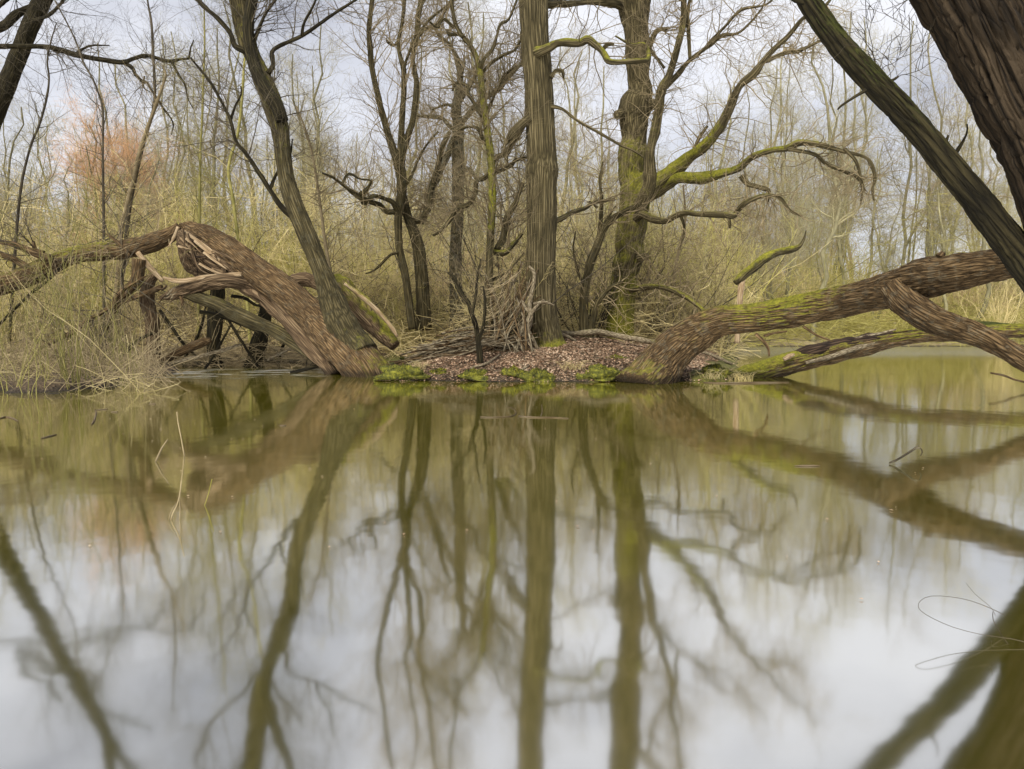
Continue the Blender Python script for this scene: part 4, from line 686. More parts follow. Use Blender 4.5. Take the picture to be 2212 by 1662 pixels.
for nm, pts, Y, lab, mt, ms in [
    ('fallen_log', [(388, 622, 9), (400, 632, 12), (440, 648, 14), (470, 658, 15), (533, 688, 16), (590, 713, 14), (640, 742, 14), (672, 764, 14), (715, 796, 12)], [13.2, 12.7], 'straight mossy log slanting down under the broken willow', 'olive', .12),
    ('fallen_log', [(325, 790, 8), (337, 783, 9), (380, 765, 9), (433, 742, 10), (455, 735, 6)], 14.2, 'short brown log resting on the stumps under the arch', 'willow', 0),
    ('fallen_log', [(335, 797, 4), (400, 778, 4), (470, 760, 4), (520, 745, 3)], 14.0, 'long thin pole at the waterline under the arch', 'stick', 0),
    ('fallen_log', [(395, 790, 5), (450, 783, 6), (520, 778, 5), (600, 780, 5), (690, 786, 4)], 14.9, 'low pale log floating behind the stumps under the arch', 'stick', .2),
    ('leaning_log', [(725, 600, 12), (740, 622, 22), (768, 655, 27), (800, 690, 27), (830, 722, 22), (852, 748, 15)], [13.6, 13.2], 'hollow brown log with a pale mossy edge leaning behind the kinked stem', 'wood', .35),
    ('broken_log', [(620, 612, 8), (635, 608, 15), (660, 605, 16), (685, 615, 12), (700, 628, 6)], 14, 'short shattered log wedged behind the kinked stem', 'wood', 0),
    ('fallen_log', [(1206, 716, 4), (1240, 722, 6), (1290, 718, 7), (1340, 727, 6), (1385, 735, 6), (1425, 742, 6), (1450, 745, 5)], [15.3, 13.6], 'pale thin log lying on the leaves between the mossy oak and the right willow', 'stick', .15),
    ('fallen_log', [(1205, 720, 4), (1225, 727, 4), (1245, 738, 3)], 14.4, 'short pale stick log just right of the straight oak foot', 'stick', 0),
    ('mossy_branch', [(1588, 612, 6), (1598, 603, 9), (1612, 590, 9), (1628, 578, 10), (1652, 558, 10), (1675, 547, 8), (1700, 541, 8), (1720, 536, 6), (1731, 527, 3.5), (1738, 512, 2), (1741, 498, 1)], 13.2, 'crooked mossy dead branch snapped above the right willow trunk', 'olive', [.4, .4, .5, .45, .5, .4, .4, .3, .2, 0, 0]),
    ('snapped_stem', [(1592, 742, 6), (1594, 700, 6), (1597, 664, 6), (1598, 645, 6.5), (1601, 620, 7.5), (1603, 606, 6)], 13.2, 'freshly snapped orange stem end hanging under the mossy dead branch', 'pale', 0),
    ('fallen_log', [(2080, 700, 6), (2130, 702, 8), (2180, 708, 8), (2250, 716, 8)], 12.6, 'mossy log end at the right edge behind the split log', 'darkbark', .95)]:
    P0, _ = tr(pts[:1], Y if np.ndim(Y) == 0 else Y[0]); rg = np.random.default_rng(len(lab)); P, Rr = tr(pts, Y)
    g = Geo(); sweep(g, rg, P, Rr, sides=24, rough=.13, step=.05, moss=ms, groove=[(.1, .95, 3.9, .5, .6)] if nm == 'leaning_log' else None)
    tag(g.build(nm, M[mt], None, P0[0]), lab, 'log' if 'log' in nm else 'branch')
for k, (pts, Y, lab) in enumerate([([(490, 686, 3), (520, 735, 3), (557, 792, 3)], 14.2, 'dark stick slanting down right between the two dark stumps'), ([(433, 812, 3), (455, 778, 3), (477, 742, 2.5), (500, 700, 2)], 14, 'dark stick slanting up right across the dark upright stump'), ([(345, 670, 3.5), (372, 708, 3.5), (400, 748, 3), (425, 770, 2)], 14.4, 'dark stick running down right from the ragged stump'),
    ([(628, 806, 4), (670, 795, 4.5), (722, 780, 4)], 12.6, 'dark wet stick in the water against the broken willow base'), ([(578, 778, 3), (600, 768, 3), (630, 752, 2)], 14.3, 'pale stick between the slanting stump and the willow trunk'), ([(432, 674, 4), (473, 682, 4.5), (535, 706, 4), (560, 720, 3)], 13.6, 'dark branch crossing below the mossy slanting log'),
    ([(500, 640, 4), (530, 645, 4), (555, 660, 3), (590, 655, 3)], 14.1, 'short dark branch tucked under the broken willow trunk'), ([(395, 780, 3), (430, 720, 3), (445, 660, 2)], 14.6, 'thin dark stick standing behind the ragged stump'), ([(600, 800, 3), (610, 750, 3), (640, 700, 2.5), (645, 660, 2)], 15, 'thin dark stick standing behind the slanting stump'), ([(720, 790, 3), (735, 800, 4), (750, 806, 3)], 12.2, 'broken stick end at the waterline of the broken willow'),
    ([(230, 798, 3), (262, 770, 4), (300, 735, 4), (330, 720, 3)], 13.6, 'dark branch rising out of the left brush toward the ragged stump'), ([(60, 800, 4), (120, 770, 4), (175, 765, 3), (230, 775, 3)], 12.8, 'dark bowed branch lying on the left brush'), ([(0, 700, 3), (60, 640, 3), (110, 600, 3), (160, 540, 2)], 13, 'dark branch slanting up through the left thicket')]):
    P, Rr = tr(pts, Y); rg = np.random.default_rng(1500 + k); g = Geo(); p_, r_ = sweep(g, rg, P, Rr, sides=10, rough=.15, step=.04)
    a_, b_2 = uni(p_, r_); Q, q = sprout(rg, a_[None], b_2[None], 9, (.15, .7), (25, 70), 7, .25, .03, .5, .006, (.1, 1), .0025); tubes(g, Q, q, 4); tag(g.build('dead_branch', M['darkbark'] if 'pale' not in lab else M['stick'], None, P[0]), lab, 'branch')
rg = np.random.default_rng(9)
P, Rr = tr([(745, 612, 4), (780, 640, 5), (815, 672, 5), (845, 706, 5), (858, 728, 3)], 12.9); g = Geo(); sweep(g, rg, P, Rr, sides=9, rough=.2, moss=.3)
tag(g.build('bark_strip', M['pale'], None, P[0]), 'pale strip of split wood along the log behind the kinked stem', 'bark')

# -- stick pile, den sticks, loose sticks
def stick(P, Rr, rg, mat, name='stick'):
    g = Geo(); sweep(g, rg, np.asarray(P) - P[0], Rr, sides=7, rough=.12, step=.12); o = g.build(name, mat, None, (0, 0, 0)); o.location = P[0]; return o
rg = np.random.default_rng(77)
protos = []
for k in range(10):
    L = 1.0; n = 6; s = np.linspace(0, 1, n); P = np.stack([s * L, rg.normal(0, .018, n).cumsum(), rg.normal(0, .018, n).cumsum()], -1); P[:, 1:] -= P[0, 1:]
    r0 = [.016, .012, .02, .014, .01][k % 5]
    protos.append((P, r0 * (1 - .6 * s)))
pm = []
for k, (P, Rr) in enumerate(protos):
    g = Geo(); sweep(g, rg, P, Rr, sides=7, rough=.12, step=.1)
    if k % 2: 
        b0 = P[2]; Pb = np.stack([b0, b0 + [.12, .07, .05], b0 + [.28, .12, .06]]); sweep(g, rg, Pb, np.array([.008, .006, .003]), sides=5, rough=.1, step=.1)
    pm.append(g)
from mathutils import Vector, Quaternion
used = {}
def put_stick(a, b, k, label, group, mat='stick'):
    a = Vector(a); b = Vector(b); key = (k % 10, mat)
    if key not in used:
        o = pm[k % 10].build('stick', M[mat]); used[key] = o
    else:
        o = used[key].copy(); col.objects.link(o)
    d = b - a; o.rotation_mode = 'QUATERNION'; o.rotation_quaternion = Vector((1, 0, 0)).rotation_difference(d.normalized()) @ Quaternion((1, 0, 0), k * 1.7)
    L = d.length; o.scale = (L, 0.6 + .4 * L, 0.6 + .4 * L); o.location = a; tag(o, label, 'stick', group); return o
G1 = 'sticks heaped on the brush pile'
for k in range(120):
    u = rg.uniform(0, 1); cx_ = -1.55 + 1.35 * rg.uniform(0, 1) ; cy_ = 13.4 + rg.uniform(-.75, .75)
    hgt = 0.42 * max(0, 1 - abs(cx_ + .75) / 1.1) * max(.1, 1 - ((cy_ - 13.4) / .9) ** 2)
    z = float(ground(cx_, cy_)) + rg.uniform(0, 1) ** .7 * hgt + .02
    a = rg.normal(.25, .4); L = rg.uniform(.5, 1.5); d = np.array([math.cos(a), math.sin(a) * .8, rg.normal(.18, .12)]); d /= np.linalg.norm(d)
    A = np.array([cx_, cy_, z]) - d * L / 2; B = A + d * L
    A[2] = max(A[2], float(ground(A[0], A[1])) + .01); B[2] = max(B[2], float(ground(B[0], B[1])) + .01)
    put_stick(A, B, k, 'weathered brown stick heaped in the brush pile left of the thin sapling', G1, 'stick' if k % 3 else 'willow')
G2 = 'sticks leaning together against the straight oak'
for k in range(84):
    x0 = rg.uniform(1026, 1165); y0 = 768 - abs(x0 - 1110) * .12 + rg.uniform(-18, 0); p = hit(x0, y0)
    top = at(rg.normal(1130 if k % 3 else 1075, 26), rg.uniform(560, 710), 13.5 + rg.uniform(-.3, .3))
    put_stick(p - [0, 0, .02], top, k, 'grey brown stick propped in the tangle against the straight oak', G2, 'stick' if k % 2 else 'willow')
DR = [([(1126, 772, 7), (1132, 740, 6.5), (1139, 716, 6), (1146, 685, 6), (1144, 660, 5), (1148, 635, 5), (1153, 612, 4.5), (1154, 590, 4), (1143, 575, 2)], 'forked pale driftwood pole standing upright against the oak foot'), ([(1108, 758, 5), (1125, 722, 4.5), (1146, 680, 4.5), (1165, 655, 3), (1176, 648, 2)], 'pale stick crossing in front of the upright driftwood pole'),
      ([(1166, 772, 4), (1157, 745, 4), (1142, 715, 3.5)], 'short pale stick propped to the right of the driftwood pole'), ([(1132, 772, 4), (1118, 755, 4), (1101, 735, 3)], 'short pale stick propped to the left of the driftwood pole'), ([(1152, 658, 4), (1175, 653, 3.5), (1197, 660, 2)], 'bent pale twig lying across the straight oak trunk'),
      ([(1146, 680, 4), (1135, 665, 3.5), (1128, 650, 2.5)], 'stubby side prong of driftwood left of the upright pole')]
for k, (pts, lab) in enumerate(DR):
    P, Rr = tr(pts, 13.15); g = Geo(); sweep(g, rg, P, Rr, sides=9, rough=.12); tag(g.build('driftwood', M['stick'], None, P[0]), lab, 'stick')
LS = [([(848, 752, 3), (880, 735, 4), (925, 722, 3), (960, 712, 2)], 'long pale stick at the left edge of the brush pile', 'stick'), ([(862, 700, 3), (852, 715, 4), (838, 725, 4), (870, 740, 2)], 'hooked pale stick behind the brush pile', 'stick'), ([(845, 758, 3), (870, 770, 4), (888, 778, 2)], 'short pale stick on the moss above the willow base', 'pale'),
      ([(1016, 800, 3), (1050, 790, 3), (1080, 770, 2)], 'thin pale stick between the moss clumps', 'stick'), ([(1117, 814, 3), (1130, 802, 3), (1142, 795, 2)], 'small straw coloured stick beside the tallest moss clump', 'stick'), ([(1495, 758, 3), (1540, 772, 4), (1580, 790, 3)], 'pale stick behind the right willow base', 'stick'), ([(1340, 800, 2), (1332, 815, 3), (1328, 822, 2)], 'short stick against the right willow base moss', 'stick')]
for pts, lab, mt in LS:
    P = np.array([hit(x, y) for x, y, _ in pts]); P[:, 2] += .03; Rr = np.array([rad(x, y, p[1], h) for (x, y, h), p in zip(pts, P)]); g = Geo(); sweep(g, rg, P, Rr, sides=8, rough=.12)
    tag(g.build('stick', M[mt], None, P[0]), lab, 'stick')
# vines hanging in bows round the green stemmed tree
g = Geo(); K = 34; n = 10; s = np.linspace(0, 1, n)
A = np.stack([rg.uniform(1018, 1060, K), rg.uniform(600, 730, K)], -1); B = np.stack([rg.uniform(1075, 1135, K), A[:, 1] - rg.uniform(10, 60, K)], -1)
Q = np.zeros((K, n, 3))
for k in range(K):
    for j in range(n):
        x = A[k, 0] * (1 - s[j]) + B[k, 0] * s[j]; y = A[k, 1] * (1 - s[j]) + B[k, 1] * s[j] + math.sin(s[j] * math.pi) * (6 + (k * 7) % 17)
        Q[k, j] = at(x, y, 13.2 + .2 * math.sin(k * 2.1) - .25 * math.sin(s[j] * math.pi))
tubes(g, Q, np.full((K, n), .0042) * rg.uniform(.5, 1.2, (K, 1)), 5)
tag(g.build('vine_tangle', M['tw_brown'], None, at(1060, 740, 13.4)), 'bowed brown vines tangled round the foot of the green stemmed tree', 'vine')

# -- floating twigs, sticks in the water
FL = [([(1038, 902, 2), (1062, 903, 2), (1080, 902, 1.5), (1100, 901, 2), (1112, 897, 1.5), (1114, 890, 1), (1105, 882, .8), (1095, 880, .6)], 'thin curled twig floating in front of the islet, left of its neighbour'), ([(1120, 900, 1.5), (1140, 902, 2.2), (1165, 903, 2), (1195, 903, 1.5), (1228, 905, 1.2)], 'straight twig floating in front of the islet below the straight oak'), ([(1168, 900, 1), (1171, 890, 1), (1170, 875, .7)], 'tiny upright twig poking up beside the floating straight twig'),
      ([(1716, 1008, 1), (1735, 1008, 2.6), (1755, 1008, 2.6), (1772, 1008, 1)], 'short white twig floating alone on the right'), ([(1520, 827, 2), (1570, 829, 3), (1640, 828, 3.5), (1704, 827, 1.5)], 'pale thin pole afloat at the islet edge right of the willow base'),
      ([(0, 905, 2), (12, 902, 2.5), (28, 905, 2), (40, 912, 1)], 'curved pale twig floating at the left edge'), ([(198, 918, 2), (203, 910, 2.5), (208, 893, 2), (206, 888, 1)], 'forked pale twig poking out left of the osier reflections'), ([(90, 948, 2), (110, 943, 2.6), (122, 940, 1)], 'pinkish bark piece floating near the left edge'), ([(206, 887, 1), (228, 885, 1.6), (232, 885, 1)], 'short straight twig floating right of the forked pale twig'), ([(240, 891, 1), (252, 891, 2), (254, 891, 1)], 'tiny pale chip afloat near the osiers'), ([(322, 874, 1), (334, 874, 2.2), (336, 874, 1)], 'small white chip afloat below the stumps'), ([(604, 920, 1), (611, 921, 2.5), (618, 920, 1)], 'white leaf fleck afloat below the broken willow')]
for pts, lab in FL:
    Q = []; Rr = []
    for x, y, h in pts: Yw = waterY(y); p = at(x, y, Yw); Q.append(p + [0, 0, .004]); Rr.append(rad(x, y, Yw, h) * .8)
    Q = np.array(Q); Q[:, 0] = [at(x, y, waterY(y))[0] for x, y, _ in pts]; g = Geo(); sweep(g, rg, Q, Rr, sides=7, rough=.1, step=.05)
    tag(g.build('floating_twig', M['pale'], None, Q[0]), lab, 'twig')
ST_ = [([(1921, 1000, 1.8), (1935, 995, 2.3), (1960, 980, 2.5), (1975, 970, 2.5), (1984, 962, 1.2)], 1003, 'bare stick poking out of the water at a slant on the right', 'stick', 2), ([(1975, 970, 2), (1988, 968, 1.5), (1992, 978, 1.3), (1988, 985, 1)], 1003, 'curled tip hooked over the slanting stick on the right', 'stick', 1),
       ([(370, 1122, 1.5), (374, 1108, 1.5), (382, 1092, 1.3), (388, 1070, 1), (392, 1040, .8)], 1122, 'thin dark twig rising from the water on the left', 'tw_brown', 1), ([(365, 1124, 1), (368, 1110, 1), (380, 1088, .8)], 1124, 'hair thin twig just left of the thin dark one', 'tw_brown', 1), ([(388, 1121, 1), (389, 1100, 1), (387, 1075, .8)], 1121, 'short thin twig just right of the thin dark one', 'tw_brown', 1), ([(442, 1092, 1), (450, 1068, 1), (458, 1035, .8)], 1092, 'lone hair thin twig rising from open water on the left', 'tw_olive', 1),
       ([(336, 998, 2), (342, 985, 2.2), (350, 968, 2), (362, 950, 1)], 998, 'short shoot rising from the water left of the stump reflections', 'tw_brown', 1), ([(398, 985, 1.5), (392, 950, 1.2), (385, 915, 1), (382, 890, .8)], 985, 'fine reed rising from the water beside the short shoot', 'tw_brown', 1),
       ([(2216, 1388, 2), (2190, 1384, 2), (2130, 1378, 1.6), (2075, 1366, 1.5), (2035, 1350, 1.5), (2015, 1338, 1.5), (2012, 1330, 1.6), (2022, 1320, 1.5), (2050, 1313, 1.5), (2100, 1318, 1.5), (2150, 1330, 1.6), (2200, 1350, 2), (2240, 1370, 2)], None, 'thin looping twig arching over the water at the lower right', 'tw_dark', 1), ([(2150, 1330, 1.2), (2165, 1335, 1.5), (2172, 1330, 1.3), (2155, 1312, 1), (2150, 1295, .8)], None, 'small side shoot standing off the looping twig at the lower right', 'tw_dark', 1),
       ([(2185, 1402, 1.5), (2182, 1380, 2), (2190, 1366, 2), (2212, 1362, 2)], None, 'curled pale twig end at the right edge beside the looping twig', 'stick', 1), ([(2140, 806, 2), (2170, 812, 2.6), (2190, 820, 2.4), (2215, 826, 2.4)], 840, 'dark twig dipping toward the water at the right edge', 'willow', 1)]
for pts, wy, lab, mt, _ in ST_:
    Yw = waterY(wy) if wy else 1.80
    P, Rr = tr(pts, Yw); 
    if not wy: P = np.array([at(x, y, 1.80) for x, y, _ in pts]); Rr = np.array([rad(x, y, 1.80, h * .38) for x, y, h in pts]); P[:, 1] += np.linspace(0, .12, len(P))
    P[:, 2] = np.maximum(P[:, 2], -.01); g = Geo(); sweep(g, rg, P, Rr, sides=7, rough=.1, step=.03)
    tag(g.build('twig', M[mt], None, P[0]), lab, 'twig')
# ------------------------------------------------------------------ woodland behind
def wood_tree(seed, H=13.0, lean=0.3, nb=26, low=.3, spread=(1.2, 3.2), fine=1.0, r0=.13, nf=0):
    """a bare woodland tree at the origin: returns trunk Geo, crown Geo"""
    rng = np.random.default_rng(seed); n = 14; s = np.linspace(0, 1, n)
    P = np.zeros((1, n, 3)); P[0, :, 2] = s * H - .3
    P[0, :, 0] = np.cumsum(rng.normal(0, .2, n)) + lean * s * s * rng.uniform(-2, 2); P[0, :, 1] = np.cumsum(rng.normal(0, .13, n))
    P[0, :, :2] -= P[0, 0, :2]; Rr = (r0 * (1 - .85 * s) + .012)[None]
    gt = Geo(); tubes(gt, P, Rr, 8)
    if nf:
        Q, q = sprout(rng, P, Rr, nf, (H * .4, H * .65), (12, 32), 12, .09, .07, .75, r0 * .7, (.08, .5), .02); tubes(gt, Q, q, 7)
        P = np.stack([uni(p, r, 14)[0] for p, r in zip(np.concatenate([P, np.pad(Q, ((0, 0), (0, 2), (0, 0)), mode='edge')]), np.concatenate([Rr, np.pad(q, ((0, 0), (0, 2)), mode='edge')]))]); Rr = np.concatenate([Rr, np.pad(q, ((0, 0), (0, 2)), mode='edge')])
    gc = Geo()
    Q, q = sprout(rng, P, Rr, nb, spread, (30, 68), 10, .24, .06, .45, .04, (low, .98), .008); tubes(gc, Q, q, 4)
    Q2, q2 = sprout(rng, Q, q, int(nb * 9 * fine), (.6, 1.9), (25, 65), 7, .28, .05, .5, .014, rmin=.005); tubes(gc, Q2, q2)
    Q3, q3 = sprout(rng, Q2, q2, int(nb * 34 * fine), (.3, 1.0), (25, 65), 5, .3, .04, .6, .008, rmin=.0035); tubes(gc, Q3, q3)
    return gt, gc
def shrub(seed, H=3.0, ns=16, spread=.7, up=.05, fine=1.0, r0=.012, arch=.0, npt=11):
    rng = np.random.default_rng(seed)
    a = rng.uniform(0, 2 * math.pi, ns); tl = rng.uniform(.05, spread, ns)
    d = np.stack([np.cos(a) * tl, np.sin(a) * tl, np.ones(ns)], -1); d /= np.linalg.norm(d, axis=1)[:, None]
    L = rng.uniform(.55, 1.0, ns) * H; P = np.zeros((ns, npt, 3)); P[:, 0, :2] = rng.normal(0, .12, (ns, 2)); P[:, 0, 2] = -.1
    for k in range(1, npt):
        d = d + rng.normal(0, .13, (ns, 3)); d[:, 2] += up - arch * k / npt; d /= np.linalg.norm(d, axis=1)[:, None]; P[:, k] = P[:, k - 1] + d * (L / (npt - 1))[:, None]
    Rr = r0 * rng.uniform(.6, 1.2, (ns, 1)) * (1 - .75 * np.linspace(0, 1, npt))[None]
    gs = Geo(); tubes(gs, P, Rr, 4); gc = Geo()
    Q, q = sprout(rng, P, Rr, int(ns * 11 * fine), (.25 * H * .5, .25 * H), (20, 75), 8, .27, .04, .6, .006, (.12, .98), .003); tubes(gc, Q, q)
    Q2, q2 = sprout(rng, Q, q, int(ns * 26 * fine), (.1 * H * .5, .12 * H), (20, 70), 6, .3, .03, .7, .004, rmin=.0025); tubes(gc, Q2, q2)
    return gs, gc
def make(name, geos, parts, mats, label, cat, group):
    r = empty(name, (0, 0, 0), label, cat, group)
    for g_, pn, m_ in zip(geos, parts, mats): g_.build(pn, m_, r)
    return r
def scatter(proto, spots, rg, label=None, smin=.8, smax=1.25):
    for k, (x, y) in enumerate(spots):
        o = proto[k % len(proto)]
        if o.get('_used'): o = copy_tree(o)
        else: o['_used'] = 1
        s = rg.uniform(smin, smax); o.location = (x, y, float(ground(x, y)) - .05); o.rotation_euler = (0, 0, rg.uniform(0, 6.28)); o.scale = (s, s, s * rg.uniform(.9, 1.15))
def dry(x, y, m_=.1):
    a, b, f, s_ = land(x, y); return max(float(np.maximum(a, b)), float(f)) > m_
rg = np.random.default_rng(123)
TG = 'bare trees of the woodland behind the pond'
kinds = [('tall bare woodland tree in the far belt behind the pond', 'farbark', 'tw_far'), ('tall bare woodland tree in the far belt behind the pond', 'farbark', 'tw_brown'), ('tall bare woodland tree in the far belt behind the pond', 'farbark', 'tw_far')]
protos = []
for k in range(7):
    lab, bm, tm = kinds[k % 3]
    gt, gc = wood_tree(200 + k, H=[14, 16, 12, 15, 13, 17, 11][k], nb=[26, 20, 34, 24, 30, 18, 30][k], low=[.25, .45, .15, .35, .2, .5, .15][k], fine=1.5, r0=[.11, .15, .08, .13, .09, .17, .07][k], nf=[0, 0, 2, 0, 1, 0, 3][k])
    protos.append(make('bare_tree', (gt, gc), ('trunk', 'crown'), (M[bm], M[tm]), lab, 'tree', TG))
spots = []
while len(spots) < 200:
    y = 24 + 75 * rg.uniform(0, 1) ** 1.2; x = rg.uniform(-.78, .78) * y
    if dry(x, y, .4): spots.append((x, y))
PH = [14, 16, 12, 15, 13, 17, 11]
for k, (x, y) in enumerate(spots):
    o = protos[k % 7] if k < 7 else copy_tree(protos[k % 7])
    top = rg.choice([rg.uniform(40, 300), rg.uniform(260, 400), rg.uniform(330, 470)]); s_ = (705 - top) / 1598 * y / PH[k % 7]
    o.location = (x, y, float(ground(x, y)) - .05); o.rotation_euler = (0, 0, rg.uniform(0, 6.28)); q = s_ ** .8; o.scale = (q, q, s_)
# understorey
SG = 'shrubs of the thicket behind the pond'
sp_ = []
for k in range(9):
    tm = ['tw_tan', 'tw_olive', 'tw_olive', 'tw_pink', 'tw_olive', 'tw_brown', 'tw_tan', 'tw_olive', 'tw_olive'][k]
    gs, gc = shrub(300 + k, H=[4.2, 3.2, 5, 3.6, 4.4, 3.4, 2.6, 4.6, 2.6][k], ns=[22, 24, 18, 26, 20, 20, 26, 20, 26][k], spread=.95, fine=1.0, r0=.016)
    sp_.append(make('shrub', (gs, gc), ('stems', 'twigs'), (M[tm], M[tm]), 'bare twiggy shrub in the dense thicket behind the pond', 'shrub', SG))
spots = []
while len(spots) < 290:
    y = 20 + 55 * rg.uniform(0, 1) ** 1.5; x = rg.uniform(-.76, .76) * y
    if y < 26 and -1 < x < 2 and rg.uniform() < .4: continue
    if dry(x, y, .25): spots.append((x, y))
scatter(sp_, spots, rg, smin=.7, smax=1.3)
# the rusty orange crown far left
gt, gc = wood_tree(410, H=10, nb=84, low=.25, spread=(1.2, 2.8), fine=2.0, r0=.14, nf=4)
o = make('orange_tree', (gt, gc), ('trunk', 'crown'), (M['farbark'], M['tw_orange']), 'rounded orange brown crowned tree standing far back on the left', 'tree', None); o.location = at(255, 700, 34); o.location[2] = .6; o.scale = (1.0, 1.0, .95)
gt, gc = wood_tree(411, H=8, nb=50, low=.2, spread=(1, 2.2), fine=2.0, r0=.1, nf=4)
o = make('orange_tree', (gt, gc), ('trunk', 'crown'), (M['farbark'], M['tw_orange']), 'lower orange brown tree just right of the rounded orange crown', 'tree', None); o.location = at(370, 700, 33); o.location[2] = .6; o.scale = (.85, .85, .8)
# nearer thicket on the left bank, in front of the far belt
NG = 'willow shrubs of the left bank thicket'
nl = []
for k in range(6):
    tm = ['tw_olive', 'tw_brown', 'tw_tan', 'tw_dark', 'tw_brown', 'tw_tan'][k]
    gs, gc = shrub(500 + k, H=[3.4, 2.4, 3.8, 2.0, 2.8, 1.7][k], ns=[18, 22, 14, 24, 18, 26][k], spread=[.5, .8, .35, 1.1, .7, 1.5][k], fine=1.3, r0=.011, arch=[0, .12, 0, .2, .1, .25][k])
    nl.append(make('willow_shrub', (gs, gc), ('stems', 'twigs'), (M[tm], M[tm]), 'bushy bare willow shrub in the left bank thicket', 'shrub', NG))
spots = []
while len(spots) < 62:
    y = rg.uniform(9.6, 24); x = rg.uniform(-.74, -.12) * y
    px = x / y * 1598 + 1106
    if y < 16.6 and px > 60: continue
    if y < 14.6 and (px > 150 or rg.uniform() < .6): continue
    if y < 11 and px > 230: continue
    spots.append((x, y))
scatter(nl, spots, rg, smin=.6, smax=1.2)
# shrubs between and behind the islet trees
MG2 = 'low shrubs among the islet trees'
ml = []
for k in range(6):
    tm = ['tw_tan', 'tw_dark', 'tw_olive', 'tw_brown', 'tw_dark', 'tw_tan'][k]
    gs, gc = shrub(600 + k, H=[2.6, 3.6, 2.0, 3.2, 2.6, 1.6][k], ns=[12, 7, 14, 10, 8, 16][k], spread=[.5, .7, .8, .4, 1.1, 1.0][k], fine=1.2, r0=[.009, .017, .009, .009, .015, .009][k])
    ml.append(make('low_shrub', (gs, gc), ('stems', 'twigs'), (M[tm], M[tm]), 'thin bare shrub growing among the islet trees', 'shrub', MG2))
spots = []
while len(spots) < 60:
    y = rg.uniform(16.2, 22); x = rg.uniform(-.17, .28) * y
    spots.append((x, y))
spots += [(-.5, 13.7), (-.25, 13.9)]
scatter(ml, spots, rg, smin=.6, smax=1.15)
# osier rods standing in the water, front left
gs, gc = shrub(701, H=3.6, ns=15, spread=.16, up=.02, fine=.25, r0=.008, npt=12)
o = make('osier', (gs, gc), ('stems', 'twigs'), (M['tw_green'], M['tw_green']), 'clump of green osier rods rising from the water at the front left', 'shrub', None); p = at(145, 842, waterY(842)); o.location = (p[0], p[1], 0)
for k, (x, y, H, ns, lab) in enumerate([(186, 832, 2.2, 4, 'few thin osier rods just right of the green clump'), (222, 828, 2.8, 5, 'taller thin osier rods second right of the green clump'), (283, 830, 1.6, 3, 'short osier rods left of the ragged stump'), (320, 834, 1.5, 2, 'pair of bent rods in front of the ragged stump'), (30, 846, 2.4, 7, 'osier rods at the left edge of the water'), (82, 850, 2.0, 6, 'osier rods between the left edge and the green clump'), (105, 838, 2.6, 6, 'osier rods close behind the left of the green clump')]):
    gs, gc = shrub(710 + k, H=H, ns=ns, spread=.25, up=.02, fine=.35, r0=.006); o = make('osier', (gs, gc), ('stems', 'twigs'), (M['tw_green'], M['tw_brown']), lab, 'shrub', None); p = at(x, y, waterY(y)); o.location = (p[0], p[1], 0)
rg2 = np.random.default_rng(900); n_ = 21000; npt = 6
Y = rg2.uniform(58, 105, n_); X = rg2.uniform(-.8, .8, n_) * Y; H_ = rg2.uniform(3, 10.5, n_) * (.8 + .3 * np.sin(X * .11) + .2 * np.sin(X * .31 + 1))
s = np.linspace(0, 1, npt); d = rg2.normal(0, .25, (n_, 2)); w_ = np.cumsum(rg2.normal(0, .06, (n_, npt, 2)), 1)
P = np.zeros((n_, npt, 3)); P[..., 0] = X[:, None] + (d[:, 0:1] * s + w_[..., 0]) * H_[:, None]; P[..., 1] = Y[:, None] + (d[:, 1:2] * s + w_[..., 1]) * H_[:, None]; P[..., 2] = ground(X, Y)[:, None] + s * H_[:, None]
g = Geo(); tubes(g, P, rg2.uniform(.012, .035, (n_, 1)) * (1 - .6 * s)[None], 3)
Q, q = sprout(rg2, P, rg2.uniform(.012, .02, (n_, 1)) * (1 - .6 * s)[None], 16000, (.5, 2), (20, 55), 4, .15, .05, .6, .01, rmin=.006); tubes(g, Q, q, 3)
tag(g.build('far_wood', M['tw_pink']), 'pale mass of young far off wood closing the view behind the trees', 'wood', kind='stuff')
def mesh_twigs(name, label, n_, xr, yr, zmax, L, rr, mat, seed):
    rg = np.random.default_rng(seed); Y = rg.uniform(*yr, n_); X = rg.uniform(*xr, n_) * Y; npt = 8
    ok = np.array([dry(x, y, .15) for x, y in zip(X, Y)]); X, Y = X[ok], Y[ok]; n_ = len(X)
    z = ground(X, Y) + rg.uniform(0, 1, n_) ** 1.3 * zmax; d = rg.normal(0, 1, (n_, 3)); d[:, 2] = np.abs(d[:, 2]) * .9; d /= np.linalg.norm(d, axis=1)[:, None]; Ln = rg.uniform(*L, n_)
    P = np.zeros((n_, npt, 3)); P[:, 0] = np.stack([X, Y, z], -1)
    for k in range(1, npt): d = d + rg.normal(0, .2, (n_, 3)); d[:, 2] -= .06 * (k > 3); d /= np.linalg.norm(d, axis=1)[:, None]; P[:, k] = P[:, k - 1] + d * (Ln / (npt - 1))[:, None]
    Rr = rg.uniform(*rr, n_)[:, None] * (1 - .7 * np.linspace(0, 1, npt))[None]; g = Geo(); tubes(g, P, Rr, 3)
    Q, q = sprout(rg, P, Rr, n_ * 3, (.15, .7), (25, 75), 5, .28, .02, .6, rr[0], rmin=rr[0] * .5); tubes(g, Q, q); tag(g.build(name, mat), label, 'brush', kind='stuff')
mesh_twigs('thicket_twigs', 'pale crossing twigs of the thicket just behind the islet', 3600, (-.3, .29), (17, 30), 4.2, (.6, 2.2), (.003, .007), M['tw_tan'], 980)
